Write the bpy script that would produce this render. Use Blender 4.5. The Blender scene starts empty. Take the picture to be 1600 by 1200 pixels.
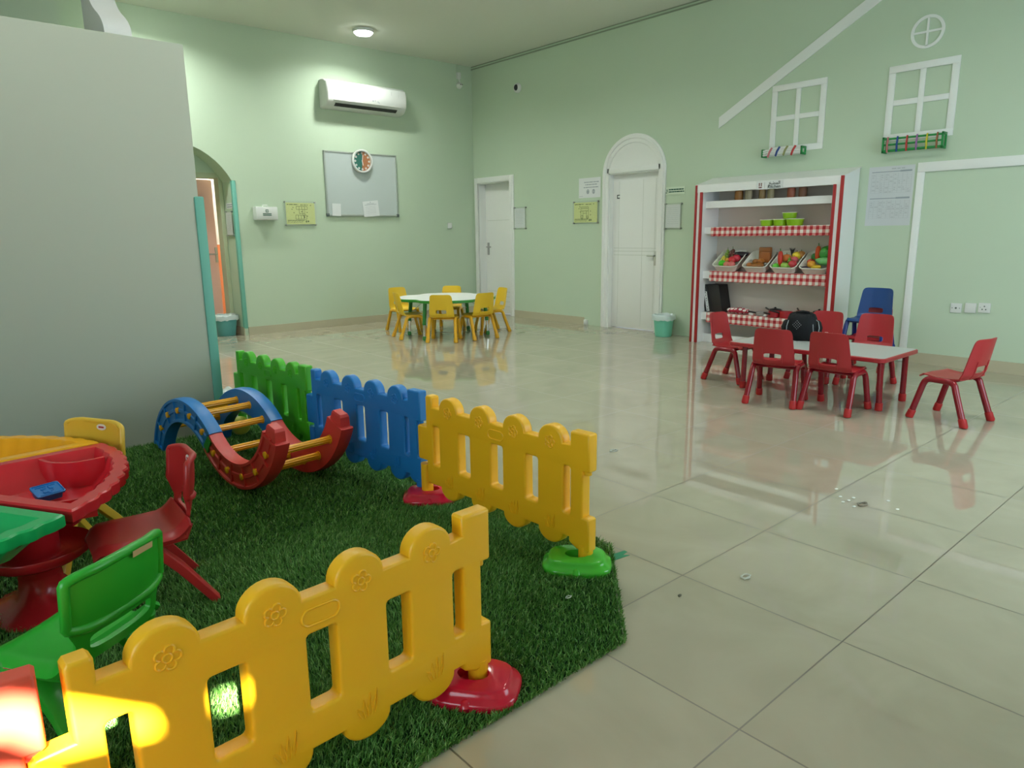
import bpy, bmesh, math, random
import numpy as np
from mathutils import Matrix, Vector

random.seed(7)
RNG = np.random.default_rng(11)
SC = bpy.context.scene
COL = SC.collection
PI = math.pi

# ------------------------------------------------------------------ camera
cam_d = bpy.data.cameras.new('camera')
cam = bpy.data.objects.new('camera', cam_d)
COL.objects.link(cam)
CR = ((0.74984744, -0.66151181, -0.0114431), (-0.14527967, -0.14775678, -0.97829533), (0.64546312, 0.7352347, -0.20689926))
CAM_H = 1.265
cam.matrix_world = Matrix(((CR[0][0], -CR[1][0], -CR[2][0], 0.0),
                           (CR[0][1], -CR[1][1], -CR[2][1], 0.0),
                           (CR[0][2], -CR[1][2], -CR[2][2], CAM_H),
                           (0, 0, 0, 1)))
cam_d.sensor_width = 36.0
cam_d.lens = 1099.295 / 1600 * 36.0
cam_d.clip_start = 0.05
SC.camera = cam

# ------------------------------------------------------------------ world, sun, big lights, exposure
world = bpy.data.worlds.new('world'); SC.world = world; world.use_nodes = True
wn = world.node_tree.nodes; wl = world.node_tree.links
wn['Background'].inputs[0].default_value = (0.75, 0.86, 1.0, 1); wn['Background'].inputs[1].default_value = 1.0
SC.view_settings.view_transform = 'Standard'
SC.view_settings.look = 'None'
SC.view_settings.gamma = 1.0
SC.view_settings.use_curve_mapping = False
SC.view_settings.exposure = 0.12

def lamp(name, kind, loc, energy, color=(1, 1, 1), rot=None, aim=None, **kw):
    d = bpy.data.lights.new(name, kind); d.energy = energy; d.color = color
    for k, v in kw.items(): setattr(d, k, v)
    o = bpy.data.objects.new(name, d); COL.objects.link(o); o.location = loc
    if aim is not None:
        o.rotation_euler = Vector(aim).to_track_quat('-Z', 'Y').to_euler()
    if rot is not None: o.rotation_euler = rot
    return o

SUN_DIR = (0.14, 0.49, -0.34)
SC.cycles.caustics_reflective = False
SC.cycles.caustics_refractive = False
lamp('sunlight', 'SUN', (-1, -3, 4), 110.0, (1.0, 0.93, 0.80), aim=SUN_DIR, angle=0.017)
# daylight standing in the two rear windows and the side window (see wall_rear, wall_left)
lamp('daylight_window_rear', 'AREA', (4.6, -0.98, 1.45), 62.0, (0.66, 0.86, 1.0), aim=(0, 1, 0), shape='RECTANGLE', size=2.6, size_y=1.7)
lamp('daylight_window_side', 'AREA', (-2.28, 0.6, 1.45), 46.0, (0.74, 0.91, 1.0), aim=(1, 0, 0), shape='RECTANGLE', size=2.4, size_y=1.5)
CEIL = 3.87
DOWNLIGHTS = [(5.06, 8.58), (2.55, 8.58), (5.06, 6.0), (2.55, 6.0), (4.9, 2.7), (2.55, 3.6), (0.4, 3.9), (4.9, 0.2)]  # the one over the partition is added to brighten the wavy board
DOWN_E = {0: 26.0, 1: 33.0, 6: 7.0}
for i, (x, y) in enumerate(DOWNLIGHTS):
    lamp('downlight_lamp', 'AREA', (x, y, CEIL - 0.085), DOWN_E.get(i, 15.0), (0.96, 1.0, 0.95), aim=(0, 0, -1), shape='DISK', size=0.20, spread=2.62)

# ------------------------------------------------------------------ colours and materials
def s2l(c):
    return tuple(((v / 12.92) if v <= 0.04045 else ((v + 0.055) / 1.055) ** 2.4) for v in c)

def hexl(h):
    h = h.lstrip('#')
    return s2l(tuple(int(h[i:i + 2], 16) / 255 for i in (0, 2, 4)))

def mat(name, color, rough=0.45, spec=0.5, metal=0.0, var=0.0, vscale=8.0, bump=0.0, bscale=60.0, **kw):
    m = bpy.data.materials.new(name); m.use_nodes = True
    n, l = m.node_tree.nodes, m.node_tree.links
    b = n['Principled BSDF']
    c = hexl(color) if isinstance(color, str) else color
    b.inputs['Base Color'].default_value = (*c, 1)
    b.inputs['Roughness'].default_value = rough
    b.inputs['Specular IOR Level'].default_value = spec
    b.inputs['Metallic'].default_value = metal
    for k, v in kw.items(): b.inputs[k].default_value = v
    if var > 0 or bump > 0:
        tc = n.new('ShaderNodeTexCoord')
    if var > 0:
        nz = n.new('ShaderNodeTexNoise'); nz.inputs['Scale'].default_value = vscale; nz.inputs['Detail'].default_value = 4
        l.new(tc.outputs['Object'], nz.inputs['Vector'])
        mx = n.new('ShaderNodeMix'); mx.data_type = 'RGBA'
        mx.inputs[6].default_value = (*[v * (1 - var) for v in c], 1)
        mx.inputs[7].default_value = (*[min(1, v * (1 + var)) for v in c], 1)
        l.new(nz.outputs['Fac'], mx.inputs[0]); l.new(mx.outputs[2], b.inputs['Base Color'])
    if bump > 0:
        nb = n.new('ShaderNodeTexNoise'); nb.inputs['Scale'].default_value = bscale; nb.inputs['Detail'].default_value = 3
        l.new(tc.outputs['Object'], nb.inputs['Vector'])
        bp = n.new('ShaderNodeBump'); bp.inputs['Strength'].default_value = bump; bp.inputs['Distance'].default_value = 0.01
        l.new(nb.outputs['Fac'], bp.inputs['Height']); l.new(bp.outputs['Normal'], b.inputs['Normal'])
    return m

def emit(name, color, strength):
    m = bpy.data.materials.new(name); m.use_nodes = True
    n, l = m.node_tree.nodes, m.node_tree.links
    n.remove(n['Principled BSDF'])
    e = n.new('ShaderNodeEmission'); e.inputs[0].default_value = (*color, 1); e.inputs[1].default_value = strength
    l.new(e.outputs[0], n['Material Output'].inputs[0])
    return m

MINT = mat('mint wall paint', (0.525, 0.635, 0.485), 0.7, 0.25, var=0.012, vscale=2, bump=0.04, bscale=40)
CEILM = mat('ceiling paint', (0.70, 0.72, 0.63), 0.85, 0.2)
GREYP = mat('partition paint', (0.50, 0.525, 0.435), 0.6, 0.3, var=0.015, vscale=1.5)
WHITE = mat('white satin paint', (0.82, 0.83, 0.80), 0.45, 0.4)
WHITEG = mat('white laminate', (0.83, 0.83, 0.82), 0.35, 0.5)
TRIMW = mat('white decoration board', (0.82, 0.84, 0.81), 0.6, 0.3)
BASEB = mat('beige skirting tile', (0.50, 0.46, 0.33), 0.25, 0.5, var=0.05, vscale=6)
TEAL = mat('teal edge guard', (0.17, 0.47, 0.38), 0.5, 0.4)
OLIVE = mat('olive door lining', (0.50, 0.55, 0.38), 0.6, 0.3)
PINKD = mat('pink door paint', (0.75, 0.44, 0.36), 0.55, 0.3)
METAL = mat('brushed steel', (0.45, 0.45, 0.43), 0.3, 0.5, metal=1.0)
CHROME = mat('chrome tube', (0.75, 0.75, 0.75), 0.12, 0.5, metal=1.0)
DARK = mat('black plastic', (0.012, 0.012, 0.013), 0.4)
INK = mat('black print', (0.03, 0.04, 0.04), 0.7, 0.2)
INKG = mat('grey print', (0.33, 0.37, 0.40), 0.8, 0.2)
INKL = mat('faint grey print', (0.56, 0.60, 0.60), 0.8, 0.2)
INKT = mat('faint table lines', (0.45, 0.48, 0.49), 0.8, 0.2)
INKGR = mat('dark green print', (0.02, 0.10, 0.07), 0.7, 0.2)
TPAPER = mat('grey white timetable paper', (0.60, 0.63, 0.64), 0.7, 0.2)
PAPER = mat('white paper', (0.74, 0.76, 0.76), 0.7, 0.2)
YPAPER = mat('yellow green plan print', (0.68, 0.72, 0.27), 0.5, 0.3)
YINK = mat('olive plan lines', (0.12, 0.14, 0.02), 0.7, 0.2)
ACRYL = mat('clear acrylic', (0.62, 0.72, 0.65), 0.1, 0.5, Alpha=0.10)
P_YEL = mat('yellow polyethylene', (0.92, 0.485, 0.012), 0.38, 0.5, bump=0.03, bscale=220)
P_YELB = mat('bright yellow plastic', (0.80, 0.52, 0.03), 0.3, 0.5)
P_ORY = mat('orange yellow plastic', (0.85, 0.40, 0.010), 0.25, 0.5)
P_BLUE = mat('blue polyethylene', (0.012, 0.185, 0.53), 0.36, 0.5, bump=0.03, bscale=220)
P_GREEN = mat('green polyethylene', (0.060, 0.42, 0.012), 0.36, 0.5, bump=0.03, bscale=220)
P_RED = mat('red polyethylene', (0.62, 0.022, 0.025), 0.32, 0.5)
P_REDP = mat('coral red polyethylene', (0.60, 0.040, 0.034), 0.4, 0.5)
P_REDF = mat('orange red polyethylene', (0.75, 0.085, 0.045), 0.4, 0.5)
P_REDB = mat('glossy crimson plastic', (0.55, 0.010, 0.035), 0.15, 0.5)
P_GREENB = mat('glossy green plastic', (0.06, 0.45, 0.03), 0.15, 0.5)
P_GREENT = mat('emerald tray plastic', (0.012, 0.42, 0.12), 0.22, 0.5)
P_GREENC = mat('bright green chair plastic', (0.025, 0.40, 0.030), 0.3, 0.5)
P_REDC = mat('dark red chair plastic', (0.40, 0.020, 0.020), 0.35, 0.5)
P_REDT = mat('red tray plastic', (0.60, 0.020, 0.03), 0.22, 0.5)
P_YELC = mat('yellow chair plastic', (0.78, 0.50, 0.05), 0.32, 0.5)
S_RED = mat('red moulded seat', (0.37, 0.018, 0.024), 0.38, 0.5)
S_REDL = mat('red enamelled tube', (0.235, 0.006, 0.014), 0.2, 0.5)
S_REDF = mat('red rubber foot', (0.42, 0.016, 0.016), 0.5, 0.4)
S_YEL = mat('yellow moulded seat', (0.80, 0.52, 0.025), 0.4, 0.5)
S_YELL = mat('golden enamelled tube', (0.72, 0.38, 0.015), 0.3, 0.5)
S_BLUE = mat('blue moulded seat', (0.005, 0.048, 0.19), 0.36, 0.5)
S_BLUEL = mat('dark blue enamelled tube', (0.006, 0.025, 0.18), 0.25, 0.5)
GREYTOP = mat('pale grey laminate top', (0.42, 0.45, 0.43), 0.35, 0.5)
STICK = mat('white sticker', (0.8, 0.75, 0.72), 0.5)
STICKR = mat('red sticker print', (0.45, 0.02, 0.03), 0.5)
TAPE = mat('green adhesive tape', (0.01, 0.22, 0.10), 0.4)
BINTEAL = mat('teal bin plastic', (0.10, 0.36, 0.36), 0.35)
BINMINT = mat('mint bin plastic', (0.18, 0.58, 0.42), 0.3)
LINER = mat('translucent bin liner', (0.72, 0.80, 0.78), 0.3, Alpha=0.75)
STRIPE = mat('red trim strip', (0.36, 0.014, 0.016), 0.4)
LIMEB = mat('lime bowl plastic', (0.25, 0.48, 0.01), 0.3)
WICK = mat('off white basket weave', (0.76, 0.75, 0.67), 0.6, 0.3, bump=0.5, bscale=140)
WHITEAC = mat('white appliance plastic', (0.71, 0.73, 0.70), 0.4, 0.4)
WBOARD = mat('whiteboard face', (0.52, 0.58, 0.57), 0.3, 0.5)
ALU = mat('aluminium frame', (0.42, 0.46, 0.42), 0.4, 0.5, metal=0.4)

def floor_material():
    m = bpy.data.materials.new('polished beige porcelain tile'); m.use_nodes = True
    n, l = m.node_tree.nodes, m.node_tree.links
    b = n['Principled BSDF']
    geo = n.new('ShaderNodeNewGeometry')
    sep = n.new('ShaderNodeSeparateXYZ'); l.new(geo.outputs['Position'], sep.inputs[0])
    def mth(op, a, c=None, d=None):
        x = n.new('ShaderNodeMath'); x.operation = op
        for k, v in enumerate((a, c, d)):
            if v is None: continue
            if isinstance(v, (int, float)): x.inputs[k].default_value = v
            else: l.new(v, x.inputs[k])
        return x.outputs[0]
    masks = []; ids = []
    for ax, off in (('X', 2.0949), ('Y', 0.2223)):
        t = mth('DIVIDE', mth('SUBTRACT', sep.outputs[ax], off), 0.6)
        ids.append(mth('FLOOR', t))
        fr = mth('FRACT', t)
        d = mth('MINIMUM', fr, mth('SUBTRACT', 1.0, fr))
        masks.append(mth('LESS_THAN', d, 0.0046 if ax == 'X' else 0.0040))
    grout = mth('MAXIMUM', masks[0], masks[1])
    cmb = n.new('ShaderNodeCombineXYZ'); l.new(ids[0], cmb.inputs[0]); l.new(ids[1], cmb.inputs[1])
    wnz = n.new('ShaderNodeTexWhiteNoise'); l.new(cmb.outputs[0], wnz.inputs['Vector'])
    # cloudy veining, shifted from tile to tile
    vadd = n.new('ShaderNodeVectorMath'); vadd.operation = 'MULTIPLY_ADD'
    l.new(wnz.outputs['Color'], vadd.inputs[0]); vadd.inputs[1].default_value = (9, 9, 9); l.new(geo.outputs['Position'], vadd.inputs[2])
    nz = n.new('ShaderNodeTexNoise'); nz.inputs['Scale'].default_value = 2.4; nz.inputs['Detail'].default_value = 7; nz.inputs['Distortion'].default_value = 1.2
    l.new(vadd.outputs[0], nz.inputs['Vector'])
    rp = n.new('ShaderNodeValToRGB')
    rp.color_ramp.elements[0].position = 0.30; rp.color_ramp.elements[0].color = (0.372, 0.335, 0.248, 1)
    rp.color_ramp.elements[1].position = 0.72; rp.color_ramp.elements[1].color = (0.432, 0.392, 0.296, 1)
    l.new(nz.outputs['Fac'], rp.inputs[0])
    mx = n.new('ShaderNodeMix'); mx.data_type = 'RGBA'
    l.new(grout, mx.inputs[0]); l.new(rp.outputs[0], mx.inputs[6]); mx.inputs[7].default_value = (0.13, 0.105, 0.07, 1)
    l.new(mx.outputs[2], b.inputs['Base Color'])
    rr = n.new('ShaderNodeMapRange'); l.new(nz.outputs['Fac'], rr.inputs[0])
    rr.inputs[3].default_value = 0.0; rr.inputs[4].default_value = 0.010
    rg = mth('ADD', rr.outputs[0], mth('MULTIPLY', grout, 0.4))
    l.new(rg, b.inputs['Roughness'])
    b.inputs['Specular IOR Level'].default_value = 0.9; b.inputs['IOR'].default_value = 1.6
    return m
FLOORM = floor_material()

def gingham_material():
    m = bpy.data.materials.new('red and white gingham'); m.use_nodes = True
    n, l = m.node_tree.nodes, m.node_tree.links
    b = n['Principled BSDF']; b.inputs['Roughness'].default_value = 0.8
    tc = n.new('ShaderNodeTexCoord'); sep = n.new('ShaderNodeSeparateXYZ'); l.new(tc.outputs['UV'], sep.inputs[0])
    outs = []
    for ax in ('X', 'Y'):
        f = n.new('ShaderNodeMath'); f.operation = 'FRACT'; l.new(sep.outputs[ax], f.inputs[0])
        g = n.new('ShaderNodeMath'); g.operation = 'GREATER_THAN'; l.new(f.outputs[0], g.inputs[0]); g.inputs[1].default_value = 0.5
        outs.append(g.outputs[0])
    a = n.new('ShaderNodeMath'); a.operation = 'ADD'; l.new(outs[0], a.inputs[0]); l.new(outs[1], a.inputs[1])
    h = n.new('ShaderNodeMath'); h.operation = 'MULTIPLY'; l.new(a.outputs[0], h.inputs[0]); h.inputs[1].default_value = 0.5
    rp = n.new('ShaderNodeValToRGB')
    rp.color_ramp.elements[0].color = (0.74, 0.68, 0.62, 1); rp.color_ramp.elements[1].color = (0.38, 0.012, 0.02, 1)
    e = rp.color_ramp.elements.new(0.5); e.color = (0.60, 0.22, 0.20, 1)
    l.new(h.outputs[0], rp.inputs[0]); l.new(rp.outputs[0], b.inputs['Base Color'])
    return m
GINGHAM = gingham_material()

def dots_material():
    m = bpy.data.materials.new('red cloth with white dots'); m.use_nodes = True
    n, l = m.node_tree.nodes, m.node_tree.links
    b = n['Principled BSDF']; b.inputs['Roughness'].default_value = 0.8
    tc = n.new('ShaderNodeTexCoord')
    v = n.new('ShaderNodeTexVoronoi'); v.inputs['Scale'].default_value = 20; v.inputs['Randomness'].default_value = 0.15
    l.new(tc.outputs['Object'], v.inputs['Vector'])
    rp = n.new('ShaderNodeValToRGB'); rp.color_ramp.interpolation = 'CONSTANT'
    rp.color_ramp.elements[0].color = (0.75, 0.68, 0.66, 1); rp.color_ramp.elements[1].position = 0.42; rp.color_ramp.elements[1].color = (0.36, 0.015, 0.04, 1)
    l.new(v.outputs['Distance'], rp.inputs[0]); l.new(rp.outputs[0], b.inputs['Base Color'])
    return m
DOTS = dots_material()

def grass_material():
    m = bpy.data.materials.new('artificial grass blades'); m.use_nodes = True
    n, l = m.node_tree.nodes, m.node_tree.links
    b = n['Principled BSDF']; b.inputs['Roughness'].default_value = 0.45; b.inputs['Specular IOR Level'].default_value = 0.35
    g = n.new('ShaderNodeNewGeometry')
    rp = n.new('ShaderNodeValToRGB')
    el = rp.color_ramp.elements
    el[0].color = (0.048, 0.140, 0.022, 1); el[1].color = (0.36, 0.54, 0.20, 1)
    e = el.new(0.55); e.color = (0.100, 0.280, 0.046, 1)
    e = el.new(0.86); e.color = (0.180, 0.400, 0.090, 1)
    l.new(g.outputs['Random Per Island'], rp.inputs[0]); l.new(rp.outputs[0], b.inputs['Base Color'])
    return m
GRASSM = grass_material()
MATBASE = mat('grass mat backing', (0.008, 0.035, 0.008), 0.9, 0.1)

# ------------------------------------------------------------------ mesh builder
def frame(o, x, y):
    x = Vector(x).normalized(); y = Vector(y).normalized(); z = x.cross(y)
    return Matrix(((x.x, y.x, z.x, o[0]), (x.y, y.y, z.y, o[1]), (x.z, y.z, z.z, o[2]), (0, 0, 0, 1)))

XB, YA = 7.42, 9.34
def fA(x, z, off=0.0): return frame((x, YA - off, z), (1, 0, 0), (0, 0, 1))      # on the back wall, facing the room
def fB(y, z, off=0.0): return frame((XB - off, y, z), (0, -1, 0), (0, 0, 1))     # on the right wall, facing the room

class MB:
    def __init__(s): s.v = []; s.f = []; s.m = []; s.uv = None
    def add(s, vs, fs, mi=0, M=None):
        b = len(s.v)
        if M is not None: vs = [tuple(M @ Vector(v)) for v in vs]
        s.v += [tuple(map(float, v)) for v in vs]
        s.f += [tuple(b + i for i in f) for f in fs]
        s.m += [mi] * len(fs)
        return s
    def box(s, x0, x1, y0, y1, z0, z1, mi=0, r=0.0, M=None, seg=2):
        if r <= 0:
            vs = [(x, y, z) for x in (x0, x1) for y in (y0, y1) for z in (z0, z1)]
            fs = [(0, 1, 3, 2), (4, 6, 7, 5), (0, 4, 5, 1), (2, 3, 7, 6), (0, 2, 6, 4), (1, 5, 7, 3)]
            return s.add(vs, fs, mi, M)
        bm = bmesh.new(); bmesh.ops.create_cube(bm, size=1)
        for v in bm.verts:
            v.co = ((x0 + x1) / 2 + v.co.x * (x1 - x0), (y0 + y1) / 2 + v.co.y * (y1 - y0), (z0 + z1) / 2 + v.co.z * (z1 - z0))
        r = min(r, 0.49 * min(x1 - x0, y1 - y0, z1 - z0))
        bmesh.ops.bevel(bm, geom=bm.edges[:], offset=r, segments=seg, profile=0.5, affect='EDGES')
        bm.verts.index_update()
        s.add([v.co[:] for v in bm.verts], [tuple(v.index for v in f.verts) for f in bm.faces], mi, M); bm.free()
        return s
    def tube(s, path, r, n=12, mi=0, M=None, closed=False, caps=True, sq=None):
        P = [Vector(p) for p in path]; k = len(P)
        rs = r if isinstance(r, (list, tuple)) else [r] * k
        T = []
        for i in range(k):
            if closed: t = P[(i + 1) % k] - P[i - 1]
            else: t = P[min(i + 1, k - 1)] - P[max(i - 1, 0)]
            T.append(t.normalized())
        up = Vector((0, 0, 1)) if abs(T[0].z) < 0.9 else Vector((1, 0, 0))
        N = (up - T[0] * up.dot(T[0])).normalized()
        rings = []
        for i in range(k):
            N = (N - T[i] * N.dot(T[i])).normalized(); Bn = T[i].cross(N)
            ring = []
            for j in range(n):
                a = 2 * PI * j / n
                ca, sa = math.cos(a), math.sin(a)
                if sq is not None:
                    # rounded rectangle section: sq = (half along N, half along B) as factors of r
                    e = 0.35
                    ca = math.copysign(abs(ca) ** e, ca) * sq[0]; sa = math.copysign(abs(sa) ** e, sa) * sq[1]
                ring.append(tuple(P[i] + (N * ca + Bn * sa) * rs[i]))
            rings.append(ring)
        return s.loft(rings, mi, caps and not closed, caps and not closed, M, closed)
    def loft(s, rings, mi=0, cap0=True, cap1=True, M=None, closed=False):
        n = len(rings[0]); vs = [p for r in rings for p in r]; fs = []
        k = len(rings)
        for i in range(k if closed else k - 1):
            a = i * n; b = ((i + 1) % k) * n
            for j in range(n):
                q = (j + 1) % n
                fs.append((a + j, a + q, b + q, b + j))
        if cap0: fs.append(tuple(range(n - 1, -1, -1)))
        if cap1: fs.append(tuple((k - 1) * n + j for j in range(n)))
        return s.add(vs, fs, mi, M)
    def lathe(s, prof, n=24, c=(0, 0, 0), mi=0, M=None, cap=True, a0=0.0):
        rings = [[(c[0] + max(r, 1e-4) * math.cos(a0 + 2 * PI * j / n), c[1] + max(r, 1e-4) * math.sin(a0 + 2 * PI * j / n), c[2] + z) for j in range(n)] for r, z in prof]
        return s.loft(rings, mi, cap, cap, M)
    def ball(s, c, r, n=14, mi=0, M=None, fn=None):
        rx, ry, rz = r if isinstance(r, (tuple, list)) else (r, r, r)
        rings = []
        for i in range(n // 2 + 1):
            t = -PI / 2 + PI * i / (n // 2); t = max(min(t, PI / 2 - 0.02), -PI / 2 + 0.02)
            ring = []
            for j in range(n):
                a = 2 * PI * j / n
                d = (math.cos(t) * math.cos(a), math.cos(t) * math.sin(a), math.sin(t))
                k = fn(d) if fn else 1.0
                ring.append((c[0] + rx * d[0] * k, c[1] + ry * d[1] * k, c[2] + rz * d[2] * k))
            rings.append(ring)
        return s.loft(rings, mi, True, True, M)
    def grid(s, G, th, mi=0, M=None, wrap=False):
        """closed sheet of thickness th round the grid of points G[i][j]; wrap joins the last j to the first"""
        G = np.asarray(G, float); a, b = G.shape[:2]
        du = np.gradient(G, axis=0)
        if wrap: dv = (np.roll(G, -1, 1) - np.roll(G, 1, 1)) / 2
        else: dv = np.gradient(G, axis=1)
        N = np.cross(du, dv); N /= np.maximum(np.linalg.norm(N, axis=2, keepdims=True), 1e-9)
        A = (G + N * th / 2).reshape(-1, 3); Bq = (G - N * th / 2).reshape(-1, 3)
        vs = [tuple(p) for p in A] + [tuple(p) for p in Bq]; o = a * b; fs = []
        ix = lambda i, j: i * b + (j % b)
        for i in range(a - 1):
            for j in range(b if wrap else b - 1):
                q = (ix(i, j), ix(i + 1, j), ix(i + 1, j + 1), ix(i, j + 1))
                fs.append(q); fs.append(tuple(o + t for t in reversed(q)))
        for j in range(b if wrap else b - 1):
            fs.append((ix(0, j), ix(0, j + 1), o + ix(0, j + 1), o + ix(0, j)))
            fs.append((ix(a - 1, j + 1), ix(a - 1, j), o + ix(a - 1, j), o + ix(a - 1, j + 1)))
        if not wrap:
            for i in range(a - 1):
                fs.append((ix(i + 1, 0), ix(i, 0), o + ix(i, 0), o + ix(i + 1, 0)))
                fs.append((ix(i, b - 1), ix(i + 1, b - 1), o + ix(i + 1, b - 1), o + ix(i, b - 1)))
        return s.add(vs, fs, mi, M)
    def plate(s, outer, holes=(), th=0.02, bevel=0.0, mi=0, M=None, bres=2):
        cu = bpy.data.curves.new('tmp', 'CURVE'); cu.dimensions = '2D'; cu.fill_mode = 'BOTH'
        cu.extrude = max(th / 2 - bevel, 0); cu.bevel_depth = bevel; cu.bevel_resolution = bres
        if bevel > 0: cu.offset = -bevel
        for loop in [outer] + list(holes):
            sp = cu.splines.new('POLY'); sp.points.add(len(loop) - 1); sp.use_cyclic_u = True
            for p, q in zip(sp.points, loop): p.co = (q[0], q[1], 0, 1)
        s._curve(cu, mi, M)
        return s
    def text(s, body, size, mi=0, M=None, th=0.001, align='CENTER', bold=0.0):
        cu = bpy.data.curves.new('tmp', 'FONT'); cu.body = body; cu.size = size; cu.extrude = th / 2
        cu.align_x = align; cu.align_y = 'CENTER'; cu.offset = bold; cu.resolution_u = 3
        s._curve(cu, mi, M)
        return s
    def _curve(s, cu, mi, M):
        ob = bpy.data.objects.new('tmp', cu)
        me = bpy.data.meshes.new_from_object(ob)
        s.add([v.co[:] for v in me.vertices], [tuple(p.vertices) for p in me.polygons], mi, M)
        bpy.data.objects.remove(ob); bpy.data.curves.remove(cu); bpy.data.meshes.remove(me)
    def quad(s, x0, y0, x1, y1, z, mi=0, M=None):
        return s.add([(x0, y0, z), (x1, y0, z), (x1, y1, z), (x0, y1, z)], [(0, 1, 2, 3)], mi, M)
    def build(s, name, mats, parent=None, smooth=35, loc=None, uv=None):
        me = bpy.data.meshes.new(name)
        me.from_pydata(s.v, [], s.f)
        mats = mats if isinstance(mats, (list, tuple)) else [mats]
        for m in mats: me.materials.append(m)
        if len(mats) > 1: me.polygons.foreach_set('material_index', s.m)
        me.update()
        bm = bmesh.new(); bm.from_mesh(me)
        bmesh.ops.remove_doubles(bm, verts=bm.verts, dist=1e-6)
        bmesh.ops.recalc_face_normals(bm, faces=bm.faces)
        bm.to_mesh(me); bm.free()
        if smooth:
            me.shade_smooth(); me.set_sharp_from_angle(angle=math.radians(smooth))
        if uv is not None:
            ul = me.uv_layers.new(name='UVMap')
            for lp in me.loops: ul.data[lp.index].uv = uv(me.vertices[lp.vertex_index].co, None)
        o = bpy.data.objects.new(name, me); COL.objects.link(o)
        if parent is not None: o.parent = parent
        if loc is not None: o.location = loc
        return o

def rrect(w, h, r, n=5, cx=0.0, cy=0.0):
    """outline of a rounded rectangle, counter-clockwise"""
    out = []
    for sx, sy, a0 in ((1, 1, 0), (-1, 1, 90), (-1, -1, 180), (1, -1, 270)):
        for k in range(n + 1):
            a = math.radians(a0 + 90 * k / n)
            out.append((cx + sx * (w / 2 - r) + r * math.cos(a), cy + sy * (h / 2 - r) + r * math.sin(a)))
    return out

def thing(name, label, cat, loc=(0, 0, 0), rotz=0.0, group=None):
    o = bpy.data.objects.new(name, None); COL.objects.link(o); o.empty_display_size = 0.05
    o.location = loc; o.rotation_euler = (0, 0, rotz)
    return tag(o, label, cat, group)

def tag(o, label, cat, group=None):
    o['label'] = label; o['category'] = cat
    if group: o['group'] = group
    return o

def struct(o):
    o['kind'] = 'structure'; return o

def dup(o, parent=None):
    c = o.copy(); COL.objects.link(c)
    if parent is not None: c.parent = parent
    for ch in list(o.children): dup(ch, c)
    return c

def place(o, loc, rotz=0.0, label=None, group=None):
    o.location = loc; o.rotation_euler = (0, 0, rotz)
    if label: o['label'] = label
    if group: o['group'] = group
    return o
# ================================================================== the room
YR, XL, YN, YROOM = -1.05, -2.4, 9.69, 11.9      # rear wall, left wall, niche back, far end of the pink room
struct(MB().box(XL - .2, XB + .2, YR - .2, YROOM + .1, -0.12, 0.0).build('floor', FLOORM, smooth=0))
struct(MB().box(XL - .2, XB + .2, YR - .2, YROOM + .1, CEIL, CEIL + .12).build('ceiling', CEILM, smooth=0))

# right wall with two door openings
D1 = (8.44, 9.22, 2.085, 0.13); D2 = (5.615, 6.435, 2.045, 0.07)
w = MB()
w.box(XB, XB + .2, YR - .2, D2[0], 0, CEIL)
w.box(XB, XB + .2, D2[0], D2[1], D2[2], CEIL)
w.box(XB, XB + .2, D2[1], D1[0], 0, CEIL)
w.box(XB, XB + .2, D1[0], D1[1], D1[2], CEIL)
w.box(XB, XB + .2, D1[1], YA + .35, 0, CEIL)
struct(w.build('wall_right', MINT, smooth=0))

# back wall with the arched niche, seen past the partition
AX0, AX1, ASP, AAP = 2.00, 3.485, 1.985, 2.435
def arch_pts(x0, x1, zs, za, n=18):
    c = (x0 + x1) / 2; hw = (x1 - x0) / 2; h = za - zs
    R = (hw * hw + h * h) / (2 * h); zc = za - R; a = math.asin(hw / R)
    return [(c + R * math.sin(a - 2 * a * i / n), zc + R * math.cos(a - 2 * a * i / n)) for i in range(n + 1)]
out = [(XL - .2, 0), (AX0, 0)] + list(reversed(arch_pts(AX0, AX1, ASP, AAP))) + [(AX1, 0), (XB, 0), (XB, CEIL), (XL - .2, CEIL)]
w = MB().plate(out, th=YN - YA, M=frame((0, (YA + YN) / 2, 0), (1, 0, 0), (0, 0, 1)))
struct(w.build('wall_back', MINT, smooth=0))
# niche back with the doorway into the pink room
w = MB()
DX0, DX1, DZ = 2.70, 3.445, 2.05
w.box(XL - .2, DX0, YN, YN + .12, 0, CEIL); w.box(DX0, DX1, YN, YN + .12, DZ, CEIL); w.box(DX1, XB + .2, YN, YN + .12, 0, CEIL)
struct(w.build('wall_niche', MINT, smooth=0))
w = MB()
w.box(XL - .2, XB + .2, YROOM, YROOM + .1, 0, CEIL); w.box(1.0, 1.1, YN + .12, YROOM, 0, CEIL); w.box(6.0, 6.1, YN + .12, YROOM, 0, CEIL)
struct(w.build('wall_far', mat('cream far room paint', (0.80, 0.74, 0.68), 0.7), smooth=0))
w = MB(); w.box(2.8, 6.0, YROOM - .015, YROOM, 0, 1.17); struct(w.build('trim_1', mat('orange dado paint', (0.72, 0.22, 0.08), 0.6), smooth=0))
lamp('far_room_lamp', 'AREA', (3.9, 10.9, CEIL - .06), 120, (1, .95, .9), aim=(0, 0, -1), shape='DISK', size=.5)
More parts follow.
